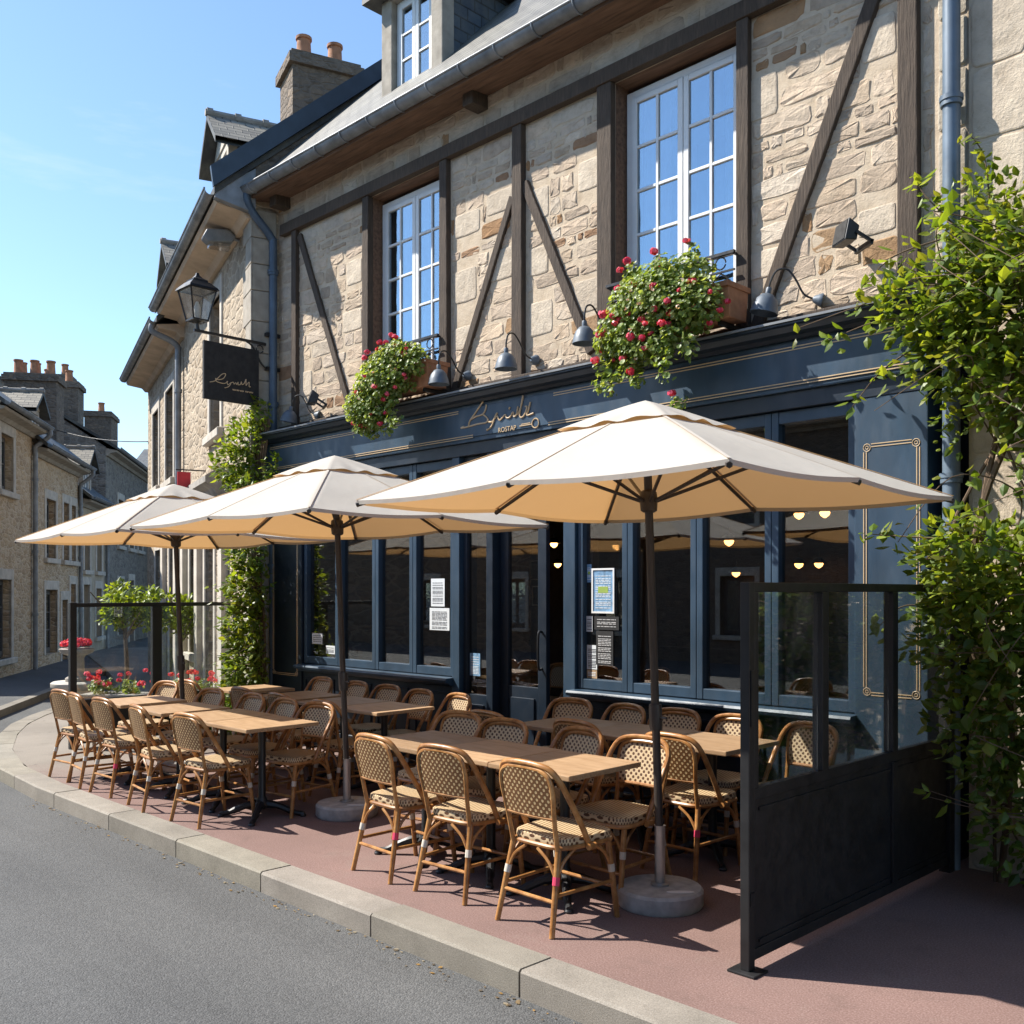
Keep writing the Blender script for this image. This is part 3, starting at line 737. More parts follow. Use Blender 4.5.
dw = m_.build('window', M['white_paint'], dm, world=True, bevel=0.003, seg=1)
for (a, b, y, c, d) in g:
    p = MB(); p.box(a-.004,b+.004,y,y+.004,c-.004,d+.004); p.build('pane', M['upper_glass'], dm, world=True)
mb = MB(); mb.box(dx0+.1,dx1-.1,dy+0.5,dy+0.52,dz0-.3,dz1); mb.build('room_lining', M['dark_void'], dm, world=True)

# downpipes
def pipe(pts, r, mat, parent, clips=()):
    m_ = MB(); m_.tube(spline(pts, 6), r, 14)
    for z in clips:
        p = pts[-1]; m_.lathe([(r+.001,-0.03),(r+0.012,-0.03),(r+0.012,0.0),(r+0.018,0.0),(r+0.018,0.03),(r+.001,0.03)], (p[0],p[1],z), 14)
    return m_.build('downpipe', mat, parent, world=True, smooth=True)
pipe([(-10.24,GY,6.34),(-10.24,GY,6.24),(-10.23,GY+0.08,6.10),(-10.18,FY-0.12,5.86),(-10.17,FY-0.10,5.7),(-10.17,FY-0.10,4.5),(-10.17,FY-0.10,0.0)], 0.047, M['dark_pipe'], cafe, (5.45,3.9,2.0))
pipe([(-2.375,GY+0.02,6.32),(-2.375,GY+0.05,6.24),(-2.375,FY-0.12,6.05),(-2.375,FY-0.10,5.9),(-2.375,FY-0.10,3.0),(-2.375,FY-0.10,0.0)], 0.052, M['blue_pipe'], cafe, (4.72,2.4,1.0))

# ------------------------------------------------------------------ shopfront
SY = 6.20
SX0, SX1 = -10.22, -2.50
mb = MB()
mb.box(SX0,SX1,6.13,FY-0.002,3.08,3.42); mb.box(SX0+0.04,SX1-0.04,6.118,6.13,3.12,3.385)
fascia = mb.build('fascia', M['navy'], cafe, world=True, bevel=0.004)
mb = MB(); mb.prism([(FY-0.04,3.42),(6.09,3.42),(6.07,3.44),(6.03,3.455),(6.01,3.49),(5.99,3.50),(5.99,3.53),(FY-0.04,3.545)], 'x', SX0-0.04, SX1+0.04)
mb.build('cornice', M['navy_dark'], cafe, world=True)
mb = MB(); mb.prism([(FY-0.04,3.546),(5.975,3.531),(5.975,3.515),(5.987,3.515),(5.987,3.529),(FY-.04,3.540)], 'x', SX0-0.05, SX1+0.05)
mb.build('cornice_flashing', M['zinc'], cafe, world=True)
def gline(m_, x0, x1, z, y=6.116, w=0.007):
    m_.box(x0,x1,y-0.003,y+.001,z-w/2,z+w/2)
for (x0, x1, z) in ((-10.1,-6.82,3.375),(-10.1,-6.62,3.135),(-5.62,-2.6,3.375),(-5.68,-2.6,3.135)):
    m_ = MB(); gline(m_, x0, x1, z); gline(m_, x0, x1, z-0.02)
    m_.build('gold_line', M['gold'], fascia, world=True)
FASC = [[(-6.48,3.44),(-6.58,3.35),(-6.66,3.28),(-6.68,3.23)],[(-6.44,3.4),(-6.45,3.36),(-6.49,3.32),(-6.58,3.31),(-6.65,3.29)],[(-6.49,3.32),(-6.44,3.29),(-6.42,3.26),(-6.45,3.24),(-6.56,3.24),(-6.69,3.23),(-6.78,3.23),(-6.74,3.24)],
 [(-6.41,3.24),(-6.36,3.24),(-6.32,3.29),(-6.3,3.31)],[(-6.3,3.31),(-6.34,3.25),(-6.37,3.2),(-6.43,3.17),(-6.43,3.18)],[(-6.33,3.26),(-6.3,3.28),(-6.27,3.24),(-6.23,3.26),(-6.2,3.28),(-6.18,3.25),(-6.14,3.25),(-6.1,3.29),(-6.09,3.25),(-6.06,3.26),(-6.04,3.33)],[(-6.14,3.34),(-6.15,3.32)],
 [(-6.08,3.25),(-6.03,3.28),(-5.99,3.36),(-5.98,3.42),(-6.0,3.34),(-6.02,3.26),(-6.0,3.23),(-5.96,3.25),(-5.93,3.31),(-5.95,3.32)],[(-5.89,3.35),(-5.91,3.29),(-5.93,3.24),(-5.85,3.25)]]
m_ = MB()
for s_ in FASC:
    m_.tube(spline([(x,6.114,z-0.012) for x, z in s_], 4), 0.0078, 6)
m_.build('script_lettering', M['gold'], fascia, world=True, smooth=True)
def text_mesh(body, size, mat, parent, loc, rot, name='lettering', ext=0.002):
    cu = bpy.data.curves.new('tmp_text', 'FONT'); cu.body = body; cu.size = size; cu.extrude = ext
    to = bpy.data.objects.new('tmp_text', cu); COL.objects.link(to)
    dg = bpy.context.evaluated_depsgraph_get(); me = bpy.data.meshes.new_from_object(to.evaluated_get(dg))
    bpy.data.objects.remove(to)
    mat_ = Matrix.Translation(loc) @ rot
    L = LOC.get(parent.name, Matrix.Identity(4)).inverted()
    me.transform(L @ mat_)
    me.materials.clear(); me.materials.append(mat)
    o = bpy.data.objects.new(name, me); COL.objects.link(o); o.parent = parent; LOC[o.name] = LOC[parent.name]; return o
rx = Matrix.Rotation(rad(90), 4, 'X')
text_mesh('ROSTAP', 0.062, M['gold'], fascia, (-6.29,6.114,3.118), rx)
m_ = MB(); m_.tube([(-5.83+0.04*math.cos(t*PI/9),6.114,3.148+0.04*math.sin(t*PI/9)) for t in range(18)], 0.006, 6, closed=True)
m_.box(-6.02,-5.875,6.111,6.116,3.141,3.149); m_.box(-6.0,-5.89,6.111,6.116,3.155,3.161)
m_.build('ring_mark', M['gold'], fascia, world=True)

# soffit + header below the fascia
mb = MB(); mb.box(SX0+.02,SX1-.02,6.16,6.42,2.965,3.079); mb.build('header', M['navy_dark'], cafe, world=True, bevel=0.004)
# pilasters
def pilaster(x0, x1, z0, z1, y0=SY-0.03, mat='navy', name='pilaster'):
    m_ = MB(); m_.box(x0,x1,y0,6.40,z0,z1); return m_.build(name, M[mat], cafe, world=True, bevel=0.006)
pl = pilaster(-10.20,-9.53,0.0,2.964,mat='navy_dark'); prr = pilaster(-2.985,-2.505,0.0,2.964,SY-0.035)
def gold_frame(p, x0, x1, z0, z1, y):
    m_ = MB()
    for o_ in (0, 0.018):
        a, b, c, d = x0+o_, x1-o_, z0+o_, z1-o_; cr = 0.05-o_
        for (p0, p1) in (((a+cr,c),(b-cr,c)),((a+cr,d),(b-cr,d)),((a,c+cr),(a,d-cr)),((b,c+cr),(b,d-cr))):
            m_.bar((p0[0],y,p0[1]),(p1[0],y,p1[1]),0.006,0.004,up=(0,1,0))
        for (cx_, cz_) in ((a,c),(b,c),(a,d),(b,d)):
            if o_: break
            sx_ = 1 if cx_ == a else -1; sz_ = 1 if cz_ == c else -1
            m_.tube([(cx_+sx_*.022+0.024*math.cos(t*PI/8),y,cz_+sz_*.022+0.024*math.sin(t*PI/8)) for t in range(16)], 0.003, 5, closed=True)
            m_.tube([(cx_+sx_*.022+0.010*math.cos(t*PI/6),y,cz_+sz_*.022+0.010*math.sin(t*PI/6)) for t in range(12)], 0.003, 5, closed=True)
    m_.build('gold_trim', M['gold'], p, world=True)
gold_frame(prr, -2.92, -2.555, 1.03, 2.66, SY-0.0365); gold_frame(pl, -10.12, -9.60, 0.75, 2.66, SY-0.0315)
pilaster(-6.97,-6.87,0.0,2.964); pilaster(-6.50,-6.42,0.0,2.964,mat='navy_dark'); pilaster(-5.56,-5.43,0.0,2.964)
# shop windows
def shop_group(x0, x1, mull, zs=0.90, zt=2.96):
    xs = [x0]+mull+[x1]
    for a, b in zip(xs[:-1], xs[1:]):
        m_ = MB(); f = 0.055; y0 = SY; y1 = SY+0.09
        m_.box(a+.002,a+f,y0,y1,zs,zt); m_.box(b-f,b-.002,y0,y1,zs,zt); m_.box(a+f,b-f,y0+.004,y1,zt-f-.03,zt); m_.box(a+f,b-f,y0+.004,y1,zs,zs+f+.025)
        fr_ = m_.build('shop_window', M['navy'], cafe, world=True, bevel=0.006)
        p = MB(); p.box(a+f-.004,b-f+.004,y0+.05,y0+.055,zs+f+.02,zt-f-.025); p.build('pane', M['shop_glass'], fr_, world=True)
    m_ = MB(); m_.prism([(6.36,zs-0.002),(6.08,zs-0.012),(6.07,zs-0.03),(6.08,zs-0.055),(6.12,zs-0.06),(6.14,zs-0.085),(6.17,zs-0.09),(6.36,zs-0.09)], 'x', x0-0.02, x1+0.02)
    m_.build('sill', M['navy'], cafe, world=True)
    m_ = MB(); m_.box(x0,x1,6.19,6.36,0.0,zs-0.091)
    n = len(xs)-1
    for a, b in zip(xs[:-1], xs[1:]):
        for q in ((a+.05,b-.05,0.16,0.18),(a+.05,b-.05,zs-.17,zs-.15)): m_.box(q[0],q[1],6.178,6.19,q[2],q[3])
        m_.box(a+.05,a+.07,6.178,6.19,0.18,zs-.17); m_.box(b-.07,b-.05,6.178,6.19,0.18,zs-.17)
    m_.box(x0,x1,6.165,6.19,0.0,0.11)
    m_.build('stall_riser', M['navy_dark'], cafe, world=True, bevel=0.003, seg=1)
shop_group(-9.52,-6.975,[-8.86,-8.20,-7.59]); shop_group(-5.425,-2.99,[-4.90,-4.245,-3.615])
# sidelight and door
m_ = MB(); f = 0.05
a, b = -6.865, -6.505
m_.box(a,a+f,SY+.02,SY+.08,0.0,2.964); m_.box(b-f,b,SY+.02,SY+.08,0.0,2.964); m_.box(a+f,b-f,SY+.02,SY+.08,2.88,2.964); m_.box(a+f,b-f,SY+.025,SY+.08,0.0,0.75); m_.box(a+f+.03,b-f-.03,SY+.012,SY+.025,0.12,0.66)
sl = m_.build('sidelight', M['navy_dark'], cafe, world=True, bevel=0.005)
p = MB(); p.box(a+f-.004,b-f+.004,SY+.05,SY+.055,.74,2.885); p.build('pane', M['shop_glass'], sl, world=True)
m_ = MB(); a, b = -6.41, -5.84; f = 0.10
m_.box(a,a+f,SY+.06,SY+.11,0.02,2.95); m_.box(b-f,b,SY+.06,SY+.11,0.02,2.95); m_.box(a+f,b-f,SY+.06,SY+.11,2.82,2.95); m_.box(a+f,b-f,SY+.065,SY+.11,0.02,0.86); m_.box(a+f+.04,b-f-.04,SY+.05,SY+.065,0.16,0.76)
dr = m_.build('door', M['navy_dark'], cafe, world=True, bevel=0.005)
p = MB(); p.box(a+f-.004,b-f+.004,SY+.085,SY+.09,.85,2.83); p.build('pane', M['shop_glass'], dr, world=True)
m_ = MB(); m_.tube(spline([(b-.05,SY+.06,1.35),(b-.05,SY+.015,1.33),(b-.05,SY+.015,1.05),(b-.05,SY+.06,1.03)]), 0.011, 8); m_.build('handle', M['black_iron'], dr, world=True, smooth=True)
# open leaf folded into the room
m_ = MB(); x = -5.47
m_.box(x-.05,x,6.42,6.52,0.02,2.95); m_.box(x-.05,x,6.86,6.96,0.02,2.95); m_.box(x-.05,x,6.52,6.86,2.82,2.95); m_.box(x-.045,x,6.52,6.86,0.02,.86)
dr2 = m_.build('door', M['navy_dark'], cafe, world=True, bevel=0.005); tag(dr2, 'door leaf standing open into the dark room')
p = MB(); p.box(x-.03,x-.025,6.516,6.864,.85,2.83); p.build('pane', M['shop_glass'], dr2, world=True)
# interior shell
m_ = MB(); BY = 9.5
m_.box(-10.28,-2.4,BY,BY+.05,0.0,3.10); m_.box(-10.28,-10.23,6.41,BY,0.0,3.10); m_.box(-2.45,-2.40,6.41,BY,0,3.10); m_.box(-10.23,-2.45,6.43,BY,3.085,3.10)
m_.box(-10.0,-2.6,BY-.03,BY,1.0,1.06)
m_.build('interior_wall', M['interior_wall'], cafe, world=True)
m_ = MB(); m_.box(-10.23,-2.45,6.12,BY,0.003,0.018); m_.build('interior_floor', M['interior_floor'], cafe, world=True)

# ------------------------------------------------------------------ houses (generic)
def gable_roof(mb, x0, x1, depth, eave, rh, ov=0.35, verge=0.12):
    ym = depth/2; k = rh/ym
    roof_slab(mb, x0-verge, x1+verge, -ov, eave+0.10-ov*k*0.4, ym, eave+rh, 0.09)
    roof_slab(mb, x1+verge, x0-verge, depth+ov, eave+0.10-ov*k*0.4, ym, eave+rh, 0.09)
def house(name, label, loc, rotz, x0, x1, depth, eave, rh, wins, mat='tan_stone', roofmat='slate', pots=(), dorm=(), pipes=(), surround='pale_stone', gut='zinc', eavemat='grey_stone', ov=0.35, winmat='dark_frame'):
    h = thing(name, label, 'building', loc, rotz)
    mb = MB(); holed(mb, x0, x1, -0.4, eave, 0, [w_[:4] for w_ in wins], 0, 0.22)
    mb.poly([(x0,0,-.4),(x0,0,eave),(x0,depth/2,eave+rh-.05),(x0,depth,eave),(x0,depth,-.4)]); mb.poly([(x1,0,-.4),(x1,depth,-.4),(x1,depth,eave),(x1,depth/2,eave+rh-.05),(x1,0,eave)])
    mb.poly([(x0,depth,-.4),(x0,depth,eave),(x1,depth,eave),(x1,depth,-.4)])
    mb.build('wall', M[mat], h, recalc=False)
    mb = MB(); gable_roof(mb, x0, x1, depth, eave, rh, ov)
    mb.build('roof', M[roofmat], h, recalc=False)
    kk_ = rh/(depth/2); zb = eave+.005-ov*kk_*.4; mb = MB(); mb.prism([(0.02,zb-.17),(-0.06,zb-.17),(-.12,zb-.10),(-ov+.05,zb-.055),(-ov+.02,zb-.01),(0.02,zb+.05)], 'x', x0, x1); mb.build('eave', M[eavemat], h)
    mb = MB(); half_round(mb, x0-.05, x1+.05, -ov-0.03, zb+.075, 0.07, 8); mb.build('gutter', M[gut], h, smooth=True)
    for w_ in wins:
        a, b, c, d = w_[:4]; kind = w_[4] if len(w_) > 4 else 'w'
        m_ = MB(); s_ = 0.14
        m_.box(a-s_,a,-0.025,0.05,c,d+.22); m_.box(b,b+s_,-0.025,0.05,c,d+.22); m_.box(a,b,-0.025,0.05,d,d+0.22)
        if c > 0.3: m_.box(a-s_-.05,b+s_+.05,-0.09,0.1,c-.12,c)
        m_.build('window_surround', M[surround], h, bevel=0.012, seg=1)
        frm, g = sash(a+.01, b-.01, c+.01, d-.01, 0.15, max(2, int((d-c)/0.42)), 1, fw=0.05)
        win = frm.build('window', M[w_[5] if len(w_) > 5 else winmat], h)
        panes(g, M['upper_glass'], win, world=False)
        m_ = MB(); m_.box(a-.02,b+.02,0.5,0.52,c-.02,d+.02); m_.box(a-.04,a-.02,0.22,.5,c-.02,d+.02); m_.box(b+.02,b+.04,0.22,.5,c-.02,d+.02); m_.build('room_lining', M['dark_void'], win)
    for (px, py, pw, pd, pz0, pz1, np, pmat) in pots:
        m_ = MB(); m_.box(px-pw/2,px+pw/2,py-pd/2,py+pd/2,pz0,pz1); m_.box(px-pw/2-.06,px+pw/2+.06,py-pd/2-.06,py+pd/2+.06,pz1,pz1+.14); m_.box(px-pw/2-.02,px+pw/2+.02,py-pd/2-.02,py+pd/2+.02,pz1+.14,pz1+.2)
        ch = m_.build('chimney', M[pmat], h)
        for k in range(np):
            t = (k+0.5)/np - 0.5
            lx, ly = (px + t*pw*0.95, py) if pw >= pd else (px, py + t*pd*0.95)
            q = MB(); q.lathe([(0.13,0.0),(0.135,0.04),(0.115,0.08),(0.10,0.36),(0.12,0.37),(0.12,0.41),(0.08,0.415),(0.08,0.3)], (lx,ly,pz1+.2), 14); q.build('chimney_pot', M['terracotta'], ch, smooth=True)
    for (cx_, w_, z0, hh, rr) in dorm:
        m_ = MB(); y0 = 0.06; a, b = cx_-w_/2, cx_+w_/2
        m_.box(a,a+.12,y0,y0+.12,z0,z0+hh); m_.box(b-.12,b,y0,y0+.12,z0,z0+hh); m_.box(a+.12,b-.12,y0,y0+.12,z0+hh-.1,z0+hh); m_.box(a+.12,b-.12,y0,y0+.12,z0,z0+.15)
        m_.prism([(a-.02,z0+hh),(b+.02,z0+hh),(cx_,z0+hh+rr-.04)], 'y', y0-.02, y0+.1)
        d_ = m_.build('dormer', M['pale_stone'], h)
        for x in (a+.02,b-.02):
            m_ = MB(); m_.poly([(x,y0+.12,z0-.3),(x,y0+.12,z0+hh),(x,y0+2.4,z0+hh)], 0, None, [(0,0),(0,1.2),(2,1.2)])
            m_.build('cheek', M['slate_blue'], d_, recalc=False)
        m_ = MB(); e = .18
        slate_quad(m_, (a-e,y0-.2,z0+hh-.07),(a-e,y0+2.8,z0+hh-.07),(cx_,y0+2.8,z0+hh+rr),(cx_,y0-.2,z0+hh+rr)); slate_quad(m_, (b+e,y0+2.8,z0+hh-.07),(b+e,y0-.2,z0+hh-.07),(cx_,y0-.2,z0+hh+rr),(cx_,y0+2.8,z0+hh+rr))
        for sx_ in (a-e, b+e):
            m_.poly([(sx_,y0-.2,z0+hh-.07),(cx_,y0-.2,z0+hh+rr),(cx_,y0-.2,z0+hh+rr-.09),(sx_,y0-.2,z0+hh-.16)])
            m_.poly([(sx_,y0-.2,z0+hh-.16),(cx_,y0-.2,z0+hh+rr-.09),(cx_,y0+2.8,z0+hh+rr-.09),(sx_,y0+2.8,z0+hh-.16)])
        m_.build('dormer_roof', M['slate_pale'], d_, recalc=False)
        m_ = MB(); m_.tube([(cx_,y0-.22,z0+hh+rr+.01),(cx_,y0+2.8,z0+hh+rr+.01)], 0.05, 8)
        for q in range(8): m_.tube([(cx_,y0-.2+q*.38,z0+hh+rr+.015),(cx_,y0-.12+q*.38,z0+hh+rr+.015)], 0.066, 8)
        m_.build('ridge_tiles', M['old_stone'], d_)
        fm, g = sash(a+.125, b-.125, z0+.155, z0+hh-.105, y0+.05, 2, 1, fw=.04); fm.build('window', M['white_paint'], d_)
        for (aa, bb, y, c, dd) in g:
            p = MB(); p.box(aa,bb,y,y+.004,c,dd); p.build('pane', M['upper_glass'], d_)
    for (x, mat_) in pipes:
        m_ = MB(); m_.tube(spline([(x,-ov-.03,zb+.03),(x,-ov-.03,zb-.10),(x,-.2,eave-.38),(x,-.08,eave-.5),(x,-.08,eave-.8),(x,-.08,2.5),(x,-.08,-.1)], 5), 0.05, 12)
        for z in (eave-1.2, 2.6, 1.2): m_.lathe([(0.05,-.03),(.065,-.03),(.065,.03),(.05,.03)], (x,-.08,z), 12)
        m_.build('downpipe', M[mat_], h, smooth=True)
    return h
NR = math.atan2(-0.314, 0.949)
n1 = house('neighbour_house', 'sunlit rubble stone house adjoining the cafe with one gabled dormer above its gutter', (-10.3,6.0,0), NR, -5.2, 0, 6.4, 6.40, 3.0,
   [(-2.75,-1.95,3.9,5.75),(-3.15,-2.45,0.1,2.7,'d','blue_pipe'),(-4.55,-3.95,0.75,2.6)], 'neighbour_stone', 'slate', [(-2.85,1.6,0.75,1.0,7.6,9.35,2,'chimney_rubble')],
   [(-2.25,0.95,6.85,0.9,0.5)], [], 'pale_stone', eavemat='pale_eave', ov=0.45)
# pale shop pilasters, shop cornice and gable parapet of the neighbour
for x in (-1.55,-3.5,-4.9):
    m_ = MB(); m_.box(x-.13,x+.13,-.10,-.001,0,2.95); m_.box(x-.17,x+.17,-.14,-.001,0,.3); m_.box(x-.16,x+.16,-.13,-.001,2.8,2.95)
    m_.build('shop_pilaster', M['pale_stone'], n1, bevel=0.01)
m_ = MB(); m_.prism([(-.001,2.95),(-.14,2.95),(-.2,3.05),(-.3,3.12),(-.3,3.2),(-.001,3.4)], 'x', -5.1, -1.4); m_.build('shop_cornice', M['old_stone'], n1)
m_ = MB(); m_.prism([(-0.47,6.30),(3.2,9.40),(3.2,9.62),(-.5,6.53)], 'x', 0.12, 0.18); m_.build('bargeboard', M['flashing'], n1)
m_ = MB(); m_.prism([(-.44,6.21),(.02,6.10),(.02,6.62),(-.44,6.31)], 'x', 0.0, 0.10); m_.build('eave_box', M['zinc'], n1)
m_ = MB(); m_.prism([(.025,6.30),(3.2,8.75),(3.2,9.45),(-.10,6.62),(.025,6.62)], 'x', 0.004, 0.10); m_.build('gable_parapet', M['chimney_rubble'], n1)
m_ = MB(); zz = 0
while zz < 6.2:
    hh = R.uniform(.3,.42); m_.box(0.002,0.022,0.0,R.choice((.28,.2)),zz+.004,min(zz+hh,6.18)-.004); m_.box(-R.choice((.42,.28)),0.022,-.02,-.0,zz+.004,min(zz+hh,6.18)-.004); zz += hh
m_.build('quoins', M['grey_stone'], n1, bevel=0.006, seg=1)
n2 = house('neighbour_house', 'narrow tall stone house next along the street with a lower eave and long shutterless windows', (-10.3,6.0,0), NR, -10.25, -5.2, 6.2, 6.22, 2.9,
   [(-7.4,-6.4,3.7,5.35),(-9.3,-8.4,3.75,5.25),(-6.9,-6.2,0.1,2.6,'d'),(-8.9,-8.1,0.8,2.5)], 'neighbour_stone', 'slate', (), [(-7.0,0.95,6.6,0.9,0.5)], [(-5.35,'zinc')], 'pale_stone', eavemat='pale_eave', ov=0.45)
for x in (-5.85,-7.5):
    m_ = MB(); m_.box(x-.13,x+.13,-.08,-.001,0,2.8); m_.box(x-.17,x+.17,-.12,-.001,0,.3); m_.build('shop_pilaster', M['pale_stone'], n2, bevel=0.01)
LR = math.atan2(0.55, -0.835); LP = (-22.6,7.65,0)
hA = house('stone_house', 'tan stone house at the left edge of the street with a slated roof dormer', LP, LR, -2.6, 0.55, 6.0, 5.40, 2.5,
   [(-1.75,-0.9,3.75,4.9),(-1.95,-1.05,0.35,1.95)], 'tan_stone', 'slate_blue', (), (), [(0.5,'zinc')])
hB = house('stone_house', 'tan stone house across the street under the tall chimney with three pots', LP, LR, 0.56, 5.05, 6.6, 5.04, 2.9,
   [(1.7,2.6,2.5,3.9),(3.35,3.95,2.5,3.95),(4.2,4.7,2.5,3.95),(1.65,2.75,0.22,1.75),(3.2,3.8,-0.1,1.5,'d'),(4.1,4.7,-.1,1.9,'d')], 'tan_stone', 'slate_blue',
   [(4.7,1.0,0.8,1.25,4.9,7.15,3,'chimney_rubble')], [(0.95,0.85,5.05,0.8,0.4)], [(4.95,'zinc')])
hC = house('cottage', 'low cream rendered cottage beyond the tan stone house', LP, LR, 5.07, 8.6, 6.0, 4.3, 2.6,
   [(5.7,6.4,2.3,3.5),(7.3,8.0,2.3,3.5),(5.6,6.4,-.1,1.9,'d'),(7.2,8.0,.4,1.8)], 'cream_render', 'slate_blue', [(8.2,2.2,1.0,0.7,5.2,7.2,2,'chimney_rubble')], [(6.4,1.0,4.35,0.9,0.5)], [(8.5,'zinc')])
hD = house('stone_house', 'tall grey stone house far along the street with chimneys on its ridge', LP, LR, 8.62, 16.5, 6.5, 6.1, 2.2,
   [(10.6,11.5,3.2,4.7),(12.6,13.5,3.2,4.7),(14.4,15.3,3.2,4.7),(10.6,11.5,.3,2.0),(12.6,13.5,-.1,2.1,'d')], 'grey_rubble', 'slate_blue', [(9.8,1.6,0.8,1.3,6.0,8.0,2,'chimney_rubble'),(12.2,2.6,0.8,1.8,6.6,8.7,4,'chimney_rubble'),(15.2,1.4,1.3,0.9,6.4,8.0,1,'chimney_rubble')])
hE = house('stone_house', 'grey gabled house closing the far end of the street', (-36.5,18.0,0), rad(45), -2.5, 9.0, 7.0, 5.4, 2.4,
   [(0.4,1.2,3.0,4.4),(2.6,3.4,3.0,4.4),(0.4,1.3,.3,1.8),(2.6,3.4,-.1,2.0,'d')], 'grey_rubble', 'slate_blue', [(0.6,3.5,1.4,0.8,7.0,8.4,3,'chimney_rubble')])
# houses on the other side of the road, behind the camera: they face the shop windows
hF = house('stone_house', 'stone house on the opposite side of the road with its back to the sun', (10,-9.0,0), PI, -8, 50, 7.0, 5.8, 3.0,
   [(x,x+1.0,z,z+1.5) for x in (-5,-1,3,7,11,15,19,23,27,31,35) for z in (0.6,3.4)], 'chimney_rubble', 'slate_blue', [(4,3.5,1.4,.7,7.6,9.6,2,'chimney_rubble'),(16,3.5,1.4,.7,7.6,9.6,2,'chimney_rubble')])
# far pavement in front of the left row
m_ = MB()
dirL = Vector((-0.835,0.55)); nL = Vector((0.55,0.835)); P0 = Vector((-22.6,7.65))
def lp(s_, o_): q = P0+dirL*s_+nL*o_; return (q.x,q.y)
m_.prism([lp(-9,-.3),lp(17,-.3),lp(17,1.5),lp(-9,1.5)], 'z', -0.3, -0.02)
st(m_.build('far_pavement', M['asphalt']))
m_ = MB()
for k in range(26):
    m_.prism([lp(-9+k+.005,1.505),lp(-8+k-.005,1.505),lp(-8+k-.005,1.66),lp(-9+k+.005,1.66)], 'z', -.3, -0.01, 0, (0.8,0.79,0.77))
st(m_.build('far_kerb', M['kerb_granite']))
m_ = MB(); a = Vector((-27.55,9.85,6.15)); b = Vector((-19.98,9.19,4.85))
m_.tube([a.lerp(b, k/12)+Vector((0,0,-0.12*4*(k/12)*(1-k/12))) for k in range(13)], 0.012, 6)
tag(m_.build('overhead_cable', M['black_iron']), 'thin dark cable slung high across the side street', 'cable')

